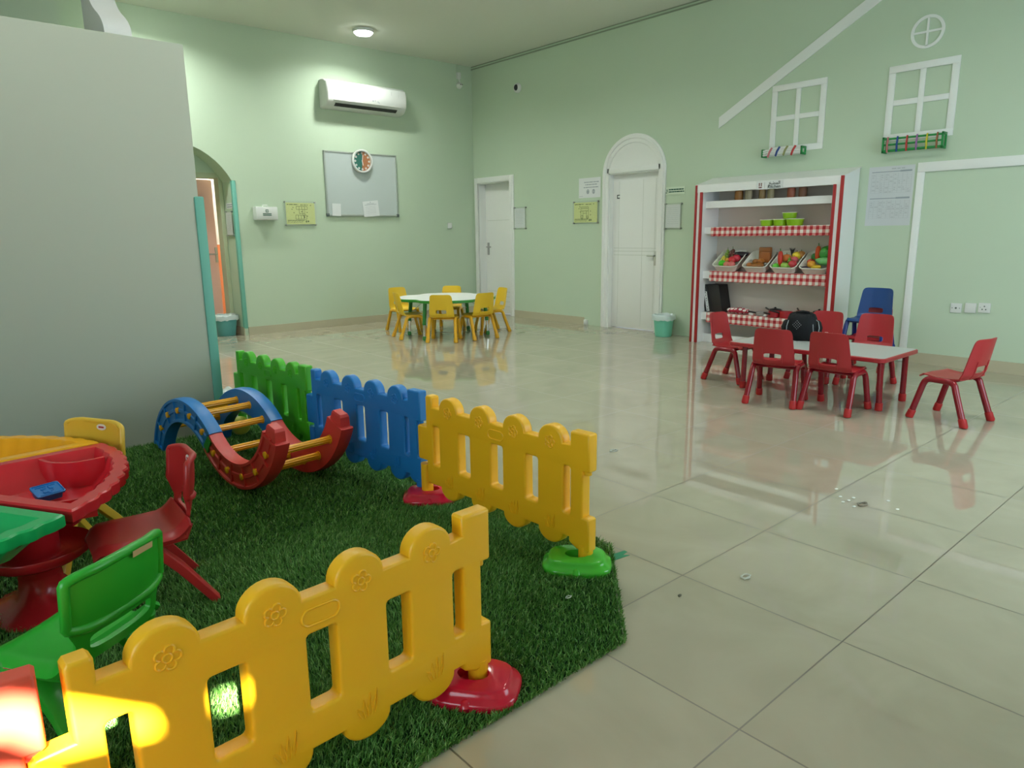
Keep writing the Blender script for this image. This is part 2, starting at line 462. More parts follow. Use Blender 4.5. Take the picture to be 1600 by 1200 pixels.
# lining of the doorway and the pink door standing ajar
d = struct(MB().box(DX0 - .05, DX0 + .014, YN - .02, YN + .14, 0, DZ + .05).box(DX1 - .014, DX1 + .035, YN - .02, YN + .14, 0, DZ + .05).box(DX0, DX1, YN - .019, YN + .139, DZ - .014, DZ + .05).build('door_3', OLIVE, smooth=0))
ang = math.radians(9)
Mh = Matrix.Translation((DX0 + .018, YN + .14, 0)) @ Matrix.Rotation(ang, 4, 'Z')
MB().box(0, .715, -.02, .02, 0.01, DZ - .025, M=Mh).build('door_leaf', PINKD, d, smooth=0)
MB().box(.675, .71, -.03, -.02, .95, 1.15, M=Mh).tube([(.693, -.03, 1.06), (.693, -.055, 1.06), (.58, -.055, 1.06)], .009, 8, M=Mh).build('door_handle', METAL, d)
struct(MB().box(4.35, 4.55, YROOM - .03, YROOM - .015, 1.18, 1.42).build('trim_2', mat('red wall panel', (.6, .03, .03), .5), smooth=0))

# left and rear walls (behind the camera) with their windows
# unseen gaps added in the rear wall, shaped to throw the sun patches
gap = lambda pts: [(x - .691, z + 1.679) for x, z in pts]
upper = gap([(-.75, .53), (-.75, .50), (.04, .440), (.11, .365), (.27, .325), (.255, .385), (.14, .465), (.04, .525)])
lower = gap([(-.75, .455), (-.75, .12), (.02, .18), (.13, .29), (.085, .350), (.02, .395)])
w = MB().plate([(XL - .2, 0), (XB, 0), (XB, CEIL), (XL - .2, CEIL)], [upper, lower, gap([(.372, .385), (.372, .315), (.440, .305), (.440, .375)])], th=.04, M=frame((0, YR - .02, 0), (1, 0, 0), (0, 0, 1)))
struct(w.build('wall_rear', MINT, smooth=0))
w = MB().box(XL - .2, XL, YR, YN, 0, CEIL)
struct(w.build('wall_left', MINT, smooth=0))
WPANE = emit('daylit frosted window pane', (0.85, 0.95, 1.0), 1.1)
def room_window(n, M, w_, h_):
    f = MB()
    for (x0, x1, y0, y1) in ((-w_ / 2 - .05, w_ / 2 + .05, -h_ / 2 - .05, -h_ / 2), (-w_ / 2 - .05, w_ / 2 + .05, h_ / 2, h_ / 2 + .05), (-w_ / 2 - .05, -w_ / 2, -h_ / 2, h_ / 2), (w_ / 2, w_ / 2 + .05, -h_ / 2, h_ / 2), (-.02, .02, -h_ / 2, h_ / 2)):
        f.box(x0, x1, y0, y1, 0, .04, M=M)
    o = struct(f.build(n, WHITE, smooth=0))
    MB().box(-w_ / 2, w_ / 2, -h_ / 2, h_ / 2, .002, .012, M=M).build('window_pane', WPANE, o, smooth=0)
room_window('window_1', frame((4.6, YR, 1.45), (-1, 0, 0), (0, 0, 1)), 2.7, 1.8)
room_window('window_2', frame((XL, 0.6, 1.45), (0, 1, 0), (0, 0, 1)), 2.5, 1.6)
# wall return in the far left corner, above the partition
struct(MB().box(XL, 1.44, 7.45, YA, 0, CEIL).build('wall_corner', MINT, smooth=0))

# partition with its edge guard
PY = 4.72
p = struct(MB().box(XL, 1.543, PY, PY + .15, 0, 2.41, r=.004).build('wall_partition', GREYP))
MB().box(1.515, 1.575, PY - .012, PY + .162, 0, 1.525, r=.01).build('edge_guard', TEAL, p)
# teal guard on the niche corner
g = struct(MB().box(3.478, 3.530, YA - .012, YA + .05, .09, 1.99, r=.008).build('trim_3', TEAL))

# skirtings
b = MB(); b.box(3.53, XB, YA - .014, YA, 0, .105).box(AX1 - .012, AX1, YA, YN, 0, .105)
struct(b.build('baseboard_back', BASEB, smooth=0))
b = MB(); b.box(XB - .014, XB, 6.86, 8.35, 0, .105).box(XB - .014, XB, YR, 2.56, 0, .105)
struct(b.build('baseboard_right', BASEB, smooth=0))
tag(MB().box(XB - .035, XB - .001, 6.79, 6.85, .002, .075, r=.006).box(XB - .05, XB - .034, 6.805, 6.835, .02, .06, r=.004).build('cable_box', WHITEAC), 'small white cable box at the floor left of the arched door', 'cable box')
# thin strips below the ceiling on the right wall, coloured dark as its shadow gap
struct(MB().box(XB - .012, XB, YR, YA, CEIL - .05, CEIL - .035).box(XB - .006, XB, YR, YA, CEIL - .012, CEIL).build('trim_4', mat('shadow gap grey', (.26, .31, .22), .6), smooth=0))

# door 1, white flush door in a square casing
def door(n, y0, y1, zt, dep, casing_w, hy, hz, flip):
    o = struct(MB().box(XB + dep, XB + dep + .045, y0 + .012, y1 - .012, .008, zt - .012, r=.004).build(n, WHITE))
    f = MB()
    f.box(XB - .004, XB + dep, y0 - .001, y0 + .014, 0, zt); f.box(XB - .004, XB + dep, y1 - .014, y1 + .001, 0, zt); f.box(XB - .004, XB + dep, y0, y1, zt - .014, zt + .001)
    f.box(XB + dep, XB + .2, y0, y0 + .012, 0, zt); f.box(XB + dep, XB + .2, y1 - .012, y1, 0, zt); f.box(XB + dep, XB + .2, y0, y1, zt - .012, zt)
    f.build('door_lining', WHITE, o, smooth=0)
    return o
d1 = door('door_1', *D1, 0, 0, 0, 0)
c = MB()
for k, (wd, tk) in enumerate(((.088, .018), (.060, .028))):
    y0, y1, zt = D1[0] - wd, D1[1] + wd, D1[2] + wd
    c.box(XB - tk, XB, y0, D1[0], 0, zt, r=.004); c.box(XB - tk, XB, D1[1], y1, 0, zt, r=.004); c.box(XB - tk, XB, D1[0] - .001, D1[1] + .001, D1[2], zt, r=.004)
c.build('door_casing', WHITE, d1)
xd = XB + D1[3]
for z in (.22, .30, .38, .46): pass
MB().box(xd - .012, xd, 9.12, 9.165, .95, 1.15, r=.004).tube([(xd - .01, 9.143, 1.08), (xd - .045, 9.143, 1.08), (xd - .045, 9.04, 1.08)], .010, 10).build('door_handle', METAL, d1)
g = MB()
for z in (.12, .20, .28, .36, 1.5): g.box(xd - .0015, xd, D1[0] + .05, D1[1] - .05, z, z + .006)
g.build('door_groove', mat('shallow groove', (.60, .62, .57), .6), d1, smooth=0)

# door 2 in the arched surround
d2 = door('door_2', *D2, 0, 0, 0, 0)
def arch_band(y0, y1, zs, wd, n=28):
    """half round arch outline from the floor up, band wd wide, in (y, z)"""
    c = (y0 + y1) / 2; R = (y1 - y0) / 2
    outer = [(y0, 0)] + [(c - R * math.cos(PI * i / n), zs + R * 0.93 * math.sin(PI * i / n)) for i in range(n + 1)] + [(y1, 0)]
    inner = [(y1 - wd, 0)] + [(c + (R - wd) * math.cos(PI * i / n), zs + (R * 0.93 - wd) * math.sin(PI * i / n)) for i in range(n + 1)] + [(y0 + wd, 0)]
    return outer + inner
c = MB(); Mb = Matrix(((0, 0, 1, XB - .012), (1, 0, 0, 0), (0, 1, 0, 0), (0, 0, 0, 1)))
c.plate(arch_band(5.510, 6.540, 2.035, .108), th=.024, bevel=.004, M=Mb)
Mb2 = Matrix(((0, 0, 1, XB - .018), (1, 0, 0, 0), (0, 1, 0, 0), (0, 0, 0, 1)))
c.plate(arch_band(5.535, 6.515, 2.035, .035), th=.036, bevel=.005, M=Mb2)
c.box(XB - .024, XB, 5.59, 6.46, 2.045, 2.115, r=.004)
n = 28; R = .44
c.plate([(5.585, 2.1)] + [(6.025 + .44 * math.cos(PI * i / n), 2.10 + .35 * math.sin(PI * i / n)) for i in range(n + 1)][::1] + [(5.585, 2.1)], th=.012, M=Matrix(((0, 0, 1, XB - .006), (1, 0, 0, 0), (0, 1, 0, 0), (0, 0, 0, 1))))
c.build('door_casing', WHITE, d2)
xd = XB + D2[3]
MB().box(xd - .012, xd, 5.675, 5.715, .86, 1.04, r=.004).tube([(xd - .01, 5.695, .985), (xd - .045, 5.695, .985), (xd - .045, 5.80, .985)], .010, 10).build('door_handle', mat('satin nickel', (.62, .62, .58), .35, .5, metal=.6), d2)
g = MB()
for z in (1.075, 1.035, .985): g.box(xd - .0015, xd, D2[0] + .04, D2[1] - .04, z, z + .007)
for y in (D2[0] + .10, D2[0] + .30, D2[1] - .12): g.box(xd - .0012, xd, y, y + .005, .05, 1.95)
g.build('door_groove', mat('door panel groove', (.63, .65, .60), .6), d2, smooth=0)
MB().box(xd - .003, xd, 6.31, 6.355, 1.765, 1.775).box(xd - .003, xd, 6.31, 6.355, 1.725, 1.737).box(xd - .003, xd, 6.345, 6.355, 1.735, 1.767).build('door_mark', INK, d2, smooth=0)

# ================================================================== things on the walls
def marks(mb, M, rects, mi, z):
    for (x0, y0, x1, y1) in rects: mb.quad(x0, y0, x1, y1, z, mi, M)

def acrylic(name, label, M, w_, h_, sheet, ink, rects, cat, mx=.02):
    """acrylic plate on four stand-offs over a printed sheet"""
    o = thing(name, label, cat)
    s_ = MB().box(-w_ / 2 + mx, w_ / 2 - mx, -h_ / 2 + mx, h_ / 2 - mx, .018, .0205, M=M)
    marks(s_, M, rects, 1, .0209)
    s_.build('printed_sheet', [sheet, ink], o, smooth=0)
    MB().box(-w_ / 2, w_ / 2, -h_ / 2, h_ / 2, .0215, .0245, M=M).build('acrylic_plate', ACRYL, o, smooth=0)
    for sx in (-1, 1):
        for sy in (-1, 1):
            MB().lathe([(.0105, 0), (.0105, .030), (.008, .033)], 12, (sx * (w_ / 2 - .012), sy * (h_ / 2 - .012), 0), M=M).build('standoff', METAL, o)
    return o

def words(x0, x1, y, h, rnd, lo=.02, hi=.06, gap=.008):
    out = []; x = x0
    while x < x1:
        e = min(x + rnd.uniform(lo, hi), x1); out.append((x, y, e, y + h)); x = e + gap
    return out

def plan_marks(w_, h_, seed, mirror=False):
    r = random.Random(seed); out = []
    def line(x0, y0, x1, y1, t=.0028):
        if abs(x1 - x0) > abs(y1 - y0): out.append((min(x0, x1), y0 - t, max(x0, x1), y0 + t))
        else: out.append((x0 - t, min(y0, y1), x0 + t, max(y0, y1)))
    def room(x0, y0, x1, y1):
        line(x0, y0, x1, y0); line(x0, y1, x1, y1); line(x0, y0, x0, y1); line(x1, y0, x1, y1)
    if not mirror:
        for k in range(4): room(-.06 + k * .04, .055, -.02 + k * .04, .095)
        room(-.02, .0, .03, .055); room(.03, .0, .06, .055); room(.03, -.03, .06, 0)
        for k in range(4): room(-.075 + k * .04, -.075, -.035 + k * .04, -.02)
        for a in ((.005, .02, .03, .03), (.04, -.06, .06, -.035)): out.append(a)
    else:
        room(-.085, .02, .055, .075)
        for k in range(8): out.append((-.085 + k * .0175, .048, -.075 + k * .0175, .06))
        room(-.085, -.085, -.045, .02); room(.02, -.085, .055, .02); room(-.045, -.01, .02, .02)
        room(-.08, -.075, -.05, -.04); room(.025, -.075, .05, -.05)
    out += words(-w_ / 2 + .035, -.03, h_ / 2 - .05, .011, r) + words(.0, .11, h_ / 2 - .052, .009, r)
    for q in ((-.115, .075), (-.13, .05), (-.105, .005), (.085, .01), (.085, -.04), (.14, .105)): out.append((q[0], q[1], q[0] + .018, q[1] + .010))
    out += words(-w_ / 2 + .035, .05, -.095, .009, r, .03, .07, .004)
    for y in (-.107, -.118): out += words(-w_ / 2 + .035, .03, y, .005, r, .01, .03, .012)
    out += [(.065, -.118, .085, -.09), (.092, -.115, .115, -.092)]
    return out
acrylic('evacuation_plan', 'yellow evacuation plan under acrylic between the first aid box and whiteboard', fA(4.378, 1.587), .455, .325, YPAPER, YINK, plan_marks(.455, .325, 1), 'sign')
acrylic('evacuation_plan', 'yellow evacuation plan under acrylic left of the arched door', fB(6.845, 1.562), .475, .31, YPAPER, YINK, plan_marks(.475, .31, 2, True), 'sign')
rr = random.Random(4)
nm = lambda w_, h_: [q for k in range(9) for q in words(-w_ / 2 + .05, w_ / 2 - .05, h_ / 2 - .06 - k * .024, .004, rr, .02, .08, .01)]
acrylic('framed_notice', 'pale paper notice under acrylic beside the square door in the corner', fB(8.205, 1.519), .275, .335, PAPER, INKL, nm(.275, .335), 'notice')
acrylic('framed_notice', 'pale paper notice under acrylic right of the arched door', fB(5.380, 1.472), .255, .32, PAPER, INKL, nm(.255, .32), 'notice')
Mj = frame((AX1, 9.50, 1.455), (0, -1, 0), (0, 0, 1))
acrylic('framed_notice', 'paper notice under acrylic on the inner side of the archway', Mj, .235, .325, PAPER, INKL, nm(.235, .325), 'notice')
o = MB().box(-.115, .115, -.035, .035, 0, .004, M=frame((AX1, 9.48, 1.68), (0, -1, 0), (0, 0, 1)))
marks(o, frame((AX1, 9.48, 1.68), (0, -1, 0), (0, 0, 1)), [(-.09, .008, .09, .02), (-.09, -.02, .08, -.006)], 1, .0045)
tag(o.build('door_sign', [PAPER, INKG], smooth=0), 'small sign above the notice on the inner side of the archway', 'sign')

# white paper notice above the plan
M = fB(6.790, 1.890); o = MB().box(-.20, .20, -.132, .132, 0, .002, M=M)
r = random.Random(9)
for y, x0, x1 in ((.068, -.10, .17), (.036, -.08, .135), (.0, -.11, .165)): marks(o, M, words(x0, x1, y, .011, r, .015, .055, .006), 1, .0025)
for cx_ in (-.03, .075):
    o.plate([(cx_ + .025 * math.cos(a * PI / 8), -.052 + .032 * math.sin(a * PI / 8)) for a in range(16)], [[(cx_ + .014 * math.cos(a * PI / 8), -.052 + .020 * math.sin(a * PI / 8)) for a in range(16)]], th=.0005, mi=1, M=M @ Matrix.Translation((0, 0, .0026)))
marks(o, M, [(-.042, -.066, -.018, -.040), (.068, -.07, .082, -.034), (-.19, -.112, -.12, -.108)], 1, .0028)
tag(o.build('paper_notice', [PAPER, INKG], smooth=0), 'white paper notice with lines of dark script above the yellow plan by the arched door', 'notice')

# clear sign between arched door and kitchen
M = fB(5.380, 1.778); o = MB().box(-.150, .150, -.045, .045, 0, .004, M=M)
r = random.Random(3)
marks(o, M, words(-.085, .135, .006, .015, r, .02, .05, .004) + words(-.085, .14, -.020, .013, r, .02, .05, .004) + [(-.098, -.03, -.095, .025), (-.14, -.012, -.13, .018), (-.118, -.012, -.108, .018), (-.137, -.028, -.111, -.018)], 1, .0046)
tag(o.build('door_sign', [mat('pale green acrylic sign', (.62, .72, .58), .3), INKGR], smooth=0), 'small clear sign with two dark text lines right of the arched door', 'sign')

# timetable sheet
M = fB(2.868, 1.595); o = MB().box(-.208, .208, -.28, .28, 0, .002, M=M)
rects = [(-.18, .225, .08, .233), (.08, .222, .185, .238), (-.18, -.025, .06, -.017), (.06, -.028, .185, -.012)]
marks(o, M, rects, 1, .0026)
fine = []
r = random.Random(5)
for y0, y1 in ((.03, .21), (-.21, -.04)):
    for k in range(10): fine.append((-.18 + k * .0405, y0, -.178 + k * .0405, y1))
    k = y0
    while k < y1: fine.append((-.18, k, .185, k + .0012)); k += .02
    for _ in range(50):
        x = -.175 + .0405 * r.randrange(9); y = y0 + .02 * r.randrange(int((y1 - y0) / .02)); fine.append((x + .004, y + .006, x + r.uniform(.012, .034), y + .012))
fine += words(.0, .12, .25, .01, r)
marks(o, M, fine, 2, .0024)
tag(o.build('timetable', [TPAPER, INKG, INKT], smooth=0), 'large white timetable sheet with two tables right of the kitchen shelf', 'timetable')

# ---- house drawn on the wall with boards
def boards(name, label, cat, rects, th=.012, extra=None):
    o = MB()
    for (y0, y1, z0, z1) in rects: o.box(XB - th, XB - .0005, y0, y1, z0, z1, r=.002)
    if extra: extra(o)
    return tag(o.build(name, TRIMW), label, cat)
def wframe(y0, y1, z0, z1, b, c):
    ym, zm = (y0 + y1) / 2, (z0 + z1) / 2 + .005
    return [(y0, y1, z1 - b, z1), (y0, y1, z0, z0 + b), (y0, y0 + b, z0 + b, z1 - b), (y1 - b, y1, z0 + b, z1 - b), (ym - c / 2, ym + c / 2, z0 + b, z1 - b), (y0 + b, ym - c / 2, zm - c / 2, zm + c / 2), (ym + c / 2, y1 - b, zm - c / 2, zm + c / 2)]
boards('wall_window_frame', 'white board window with four panes above the kitchen shelf, under the sloping roof board', 'wall decoration', wframe(3.565, 4.157, 2.10, 2.79, .062, .05))
boards('wall_window_frame', 'larger white board window with four panes right, under the round window', 'wall decoration', wframe(2.372, 2.972, 2.105, 2.78, .062, .05))
def rnd_win(o):
    M = fB(2.670, 3.030, .006); R_ = .142
    circ = lambda q: [(q * math.cos(a * PI / 24), q * math.sin(a * PI / 24)) for a in range(48)]
    o.plate(circ(R_), [circ(R_ - .026)], th=.011, M=M)
    o.box(-.009, .009, -R_ + .02, R_ - .02, -.0055, .0055, M=M); o.box(-R_ + .02, R_ - .02, -.009, .009, -.0055, .0053, M=M)
boards('round_wall_window', 'small round white board window with a cross near the top right', 'wall decoration', [], extra=rnd_win)
rp = lambda o: o.plate([(-4.797, 2.436), (-4.797, 2.554), (-2.50, 3.847), (-2.50, 3.729)][::-1], th=.012, M=frame((XB - .0065, 0, 0), (0, -1, 0), (0, 0, 1)))
boards('roof_board', 'long white board sloping up the right wall as a house roof', 'wall decoration', [], extra=rp)
boards('house_door_frame', 'large white board frame standing to the floor right of the kitchen shelf', 'wall decoration', [(.72, 2.633, 1.80, 1.885), (2.568, 2.633, .003, 1.80), (.72, .785, .003, 1.80)], th=.016)

def rack(name, label, y0, y1, z0, zt, body, tilt, endm):
    """small wall rack of three rails wrapped with coloured bands"""
    o = thing(name, label, 'wall rack')
    dep = .10; n = 16
    def sag(t): return -tilt * math.sin(PI * t)
    zs = (z0, (z0 + zt) / 2, zt)
    fr = MB()
    for k, z in enumerate(zs):
        pts = [(XB - dep, y1 + (y0 - y1) * i / n, z + sag(i / n)) for i in range(n + 1)]
        fr.tube(pts, .0095, 8)
    for z in (z0,): fr.tube([(XB - .022, y1 - .02, z), (XB - .022, y0 + .02, z)], .008, 8)
    fr.build('rail', body, o)
    for y in (y0, y1):
        e = MB()
        e.box(XB - dep - .012, XB - .0135, y - .008, y + .008, z0 - .02, z0 + .004, r=.003); e.box(XB - dep - .012, XB - .0135, y - .008, y + .008, zt - .004, zt + .02, r=.003)
        e.box(XB - dep - .012, XB - dep + .008, y - .008, y + .008, z0 - .02, zt + .02, r=.003); e.box(XB - .026, XB - .0135, y - .008, y + .008, z0 - .02, zt + .02, r=.003)
        e.build('end_frame', endm, o)
    return o, dep
BANDS = {k: mat('band ' + k, c, .5) for k, c in dict(pink=(.55, .16, .18), blue=(.01, .05, .25), red=(.5, .03, .03), violet=(.32, .12, .35), yellow=(.6, .5, .03), olive=(.28, .3, .12), brown=(.30, .10, .04)).items()}
G_R = mat('green painted wood', (.015, .27, .06), .4)
W_R = mat('white painted wood', (.76, .78, .76), .4)
def bands(o, dep, y0, y1, z0, zt, cols, lean, sagf):
    for k, c in enumerate(cols):
        t = (k + .5) / len(cols) if len(cols) > 4 else (k + 1) / (len(cols) + 1)
        y = y1 + (y0 - y1) * t; s_ = -sagf * math.sin(PI * t)
        MB().tube([(XB - dep - .004, y + lean, z0 - .016 + s_), (XB - dep - .016, y, (z0 + zt) / 2 + s_), (XB - dep - .004, y - lean, zt + .016 + s_)], .010, 8, sq=(1.2, .6)).build('band', BANDS[c], o)
rk, dp = rack('wall_rack', 'white rail rack with coloured bands under the window board above the kitchen', 3.74, 4.18, 2.075, 2.12, W_R, -.012, G_R)
bands(rk, dp, 3.74, 4.18, 2.065, 2.125, ['pink', 'blue', 'olive', 'red'], .022, -.012)
rk, dp = rack('wall_rack', 'green rail rack with coloured bands under the larger window board', 2.42, 2.93, 2.01, 2.115, G_R, 0.0, G_R)
bands(rk, dp, 2.42, 2.93, 2.01, 2.115, ['pink', 'blue', 'red', 'violet', 'yellow', 'brown'], .0, 0.0)

# ---- sockets and switches
def plate_on_wall(name, label, cat, M, w_, h_, pts, th=.009):
    o = thing(name, label, cat)
    MB().box(-w_ / 2, w_ / 2, -h_ / 2, h_ / 2, 0, th, r=.003, M=M).build('face_plate', WHITEAC, o)
    if pts:
        d = MB()
        for (x, y, q) in pts: d.lathe([(q, th - .001), (q, th + .0006)], 10, (x, y, 0), M=M)
        d.build('pin_hole', mat('dark socket hole', (.09, .12, .10), .6), o)
    return o
plate_on_wall('aerial_socket', 'white aerial socket, leftmost of the three plates low on the right wall', 'socket', fB(2.182, .556), .092, .088, [(0, 0, .009), (-.03, 0, .004), (.03, 0, .004)])
plate_on_wall('blank_plate', 'raised blank white plate between two sockets low on the right wall', 'wall plate', fB(2.063, .565), .088, .088, [], .018)
plate_on_wall('power_socket', 'white three pin power socket, rightmost of the three wall plates', 'socket', fB(1.955, .572), .096, .088, [(0, .014, .006), (-.015, -.014, .006), (.013, -.014, .006), (-.032, .004, .003)])
plate_on_wall('light_switch', 'small white light switch on the back wall below right of the whiteboard', 'light switch', fA(6.907, 1.427), .086, .088, [])

# ---- whiteboard, clock, papers
wb = thing('whiteboard', 'large framed whiteboard on the back wall below the air conditioner', 'whiteboard')
WX0, WX1, WZ0, WZ1 = 4.772, 5.943, 1.560, 2.441
MB().box(WX0 + .01, WX1 - .01, YA - .018, YA - .001, WZ0 + .01, WZ1 - .01).build('board', WBOARD, wb, smooth=0)
f = MB()
for (a, b_, c_, d_) in ((WX0, WX1, WZ0, WZ0 + .022), (WX0, WX1, WZ1 - .022, WZ1), (WX0, WX0 + .022, WZ0, WZ1), (WX1 - .022, WX1, WZ0, WZ1)): f.box(a, b_, YA - .026, YA - .001, c_, d_, r=.004)
f.build('board_frame', ALU, wb)
for x in (WX0 + .012, WX1 - .012): MB().box(x - .022, x + .022, YA - .030, YA - .001, WZ0 - .006, WZ0 + .035, r=.006).build('corner_cap', mat('grey corner cap', (.10, .13, .12), .5), wb)
yb = YA - .0275
def sheet(name, label, cx_, cz, w_, h_, rot, rects):
    M = fA(cx_, cz, YA - yb) @ Matrix.Rotation(rot, 4, 'Z')
    o = MB().box(-w_ / 2, w_ / 2, -h_ / 2, h_ / 2, .0005, .003, M=M); marks(o, M, rects, 1, .0034)
    return tag(o.build(name, [PAPER, INKG], smooth=0), label, 'paper')
sheet('printed_paper', 'white printed paper tilted on the lower middle of the whiteboard', 5.47, 1.668, .26, .22, .10, [(-.10, .055, .10, .060), (-.006, .085, .006, .097), (-.06, .07, .06, .075)] + [(-.09, .03 - k * .022, .08, .032 - k * .022) for k in range(5)])
sheet('blank_paper', 'blank white paper stuck on the lower left corner of the whiteboard', 4.915, 1.645, .135, .17, -.03, [])
ck = thing('wall_clock', 'round white rimmed clock with teal and orange face over the whiteboard top', 'clock')
M = fA(5.352, 2.325, .026); R_ = .163
MB().lathe([(R_ - .012, 0), (R_, .006), (R_, .040), (R_ - .012, .047), (R_ - .026, .042), (R_ - .030, .026), (R_ - .030, .020)], 48, M=M).build('clock_case', WHITEAC, ck)
half = lambda a0: [(0, 0)] + [((R_ - .030) * math.cos(a0 + PI * i / 24), (R_ - .030) * math.sin(a0 + PI * i / 24)) for i in range(25)]
fc = MB(); ft = mat('teal clock half', (.03, .15, .12), .5); fo = mat('orange clock half', (.42, .17, .07), .5)
fc.plate(half(PI / 2 - .05), th=.002, mi=0, M=M @ Matrix.Translation((0, 0, .024))); fc.plate(half(-PI / 2 - .05), th=.002, mi=1, M=M @ Matrix.Translation((0, 0, .024)))
for k in range(12):
    a = 2 * PI * k / 12
    fc.lathe([(.015, .0246), (.015, .0262)], 10, ((R_ - .052) * math.sin(a), (R_ - .052) * math.cos(a), 0), mi=2, M=M)
fc.build('clock_face', [ft, fo, STICK], ck, smooth=0)
for k in range(12):
    a = 2 * PI * k / 12
    MB().text(str(k or 12), .022, M=M @ Matrix.Translation(((R_ - .052) * math.sin(a), (R_ - .052) * math.cos(a), .0268)), th=.0006).build('clock_numeral', INK, ck, smooth=0)
for nme, L, a, wd in (('hour_hand', .06, math.radians(168), .006), ('minute_hand', .085, math.radians(10), .004)):
    MB().box(-wd, wd, -.012, L, .028, .0295, M=M @ Matrix.Rotation(-a, 4, 'Z')).build(nme, STICK, ck, smooth=0)

# ---- first aid box
fa = thing('first_aid_box', 'white first aid box with a green cross on the back wall', 'first aid box')
M = fA(3.868, 1.582)
MB().box(-.148, .148, -.085, .085, 0, .115, r=.012, M=M).build('box_body', WHITEAC, fa)
q = MB().box(-.018, .018, .012, .048, .115, .1165, M=M).box(-.058, .058, -.012, -.001, .115, .1165, M=M).box(-.058, .058, -.030, -.020, .115, .1165, M=M)
q.build('label_print', INKGR, fa, smooth=0)
MB().box(-.005, .005, .017, .043, .1165, .1175, M=M).box(-.013, .013, .025, .035, .1165, .1176, M=M).build('white_cross', WHITEAC, fa, smooth=0)
MB().tube([(-.035, .085, .06), (-.03, .105, .06), (.03, .105, .06), (.035, .085, .06)], .007, 8, M=M).build('carry_handle', WHITEAC, fa)

# ---- air conditioner
ac = thing('air_conditioner', 'white split air conditioner high on the back wall under the ceiling light', 'air conditioner')
AXa, AXb, AZ0, AZ1 = 4.775, 6.035, 2.985, 3.360
prof = [(0, AZ0 + .02), (0, AZ1 - .005), (.06, AZ1), (.15, AZ1 - .015), (.205, AZ1 - .05), (.228, AZ1 - .11), (.232, AZ1 - .20), (.222, AZ1 - .27), (.19, AZ0 + .055), (.14, AZ0 + .018), (.06, AZ0), (.0, AZ0)]
rings = []
for t, sc in ((0, .90), (.006, .96), (.018, 1.0), (AXb - AXa - .018, 1.0), (AXb - AXa - .006, .96), (AXb - AXa, .90)):
    zc = (AZ0 + AZ1) / 2
    rings.append([(AXa + t, YA - .001 - d_ * sc, zc + (z - zc) * sc) for d_, z in prof])
MB().loft(rings).build('casing', WHITEAC, ac)
MB().loft([[(x, YA - .196 - .004, AZ0 + .062), (x, YA - .150 - .004, AZ0 + .026), (x, YA - .13, AZ0 + .032), (x, YA - .17, AZ0 + .07)] for x in (AXa + .13, AXb - .15)]).build('air_outlet', DARK, ac, smooth=0)
MB().loft([[(x, YA - .226, AZ0 + .098), (x, YA - .214, AZ0 + .085), (x, YA - .205, AZ0 + .09), (x, YA - .217, AZ0 + .104)] for x in (AXa + .10, AXb - .10)]).loft([[(x, YA - .205, AZ0 + .076), (x, YA - .198, AZ0 + .066), (x, YA - .19, AZ0 + .072), (x, YA - .197, AZ0 + .082)] for x in (AXa + .12, AXb - .13)]).build('louvre', WHITEAC, ac, smooth=0)
r = random.Random(2); SMG = mat('faint grey smudge', (.68, .70, .67), .5)
for _ in range(9):
    x = r.uniform(AXa + .15, AXb - .1); z = r.uniform(AZ0 + .14, AZ0 + .28); MB().quad(x, z, x + r.uniform(.004, .02), z + r.uniform(.03, .10), 0, 0, frame((0, YA - .2335, 0), (1, 0, 0), (0, 0, 1))).build('front_smudge', SMG, ac, smooth=0)
for x, z in ((5.46, 3.115), (5.475, 3.115), (5.50, 3.12), (5.545, 3.11), (5.56, 3.10)): MB().quad(x, z, x + .012, z + .016, 0, 0, frame((0, YA - .2340, 0), (1, 0, 0), (0, 0, 1))).build('front_mark', INKG, ac, smooth=0)

# ---- ceiling light in view and its unseen fellows (one added over the partition), cameras
GLOW = emit('lit lamp diffuser', (0.96, 1.0, 0.93), 30.0)
for i, (x, y) in enumerate(DOWNLIGHTS):
    if i in (0, 1):
        o = thing('ceiling_light', 'round glowing ceiling light above the air conditioner' if i == 0 else 'round ceiling light above the hidden left end of the back wall', 'ceiling light', (x, y, CEIL))
    else:
        o = thing('ceiling_light', 'round unseen ceiling light behind the top edge of the picture', 'ceiling light', (x, y, CEIL), group='ceiling lights out of view')
    MB().lathe([(.132, 0), (.135, -.010), (.132, -.034), (.122, -.038), (.118, -.004)], 32).build('trim_ring', WHITEAC, o)
    MB().lathe([(.118, -.012), (.116, -.042), (.094, -.062), (.050, -.071), (.002, -.073)], 32).build('diffuser', GLOW, o)
cc = thing('security_camera', 'white dome security camera in the upper back corner of the room', 'security camera')
MB().box(7.115, 7.175, YA - .05, YA - .001, 3.655, 3.75, r=.006).build('junction_box', WHITEAC, cc)
MB().tube([(7.125, YA - .012, CEIL - .002), (7.125, YA - .012, 3.745)], .007, 8).build('cable_duct', MINT, cc)
MB().lathe([(.05, 0), (.052, .012), (.045, .03)], 20, M=fA(7.16, 3.565)).ball((7.16, YA - .035, 3.565), .042, 14).tube([(7.15, YA - .03, 3.655), (7.16, YA - .03, 3.60)], .012, 8).build('camera_dome', WHITEAC, cc)
MB().ball((7.148, YA - .072, 3.570), .009, 8).ball((7.175, YA - .072, 3.570), .009, 8).build('lens', DARK, cc)
dc = thing('dome_camera', 'small white dome camera with a dark lens high on the right wall', 'security camera')
M = fB(8.235, 3.392)
MB().lathe([(.068, 0), (.070, .02), (.060, .045), (.045, .055)], 24, M=M).build('camera_base', WHITEAC, dc)
MB().ball((.012, 0, .050), (.036, .045, .035), 14, M=M).build('lens', DARK, dc)

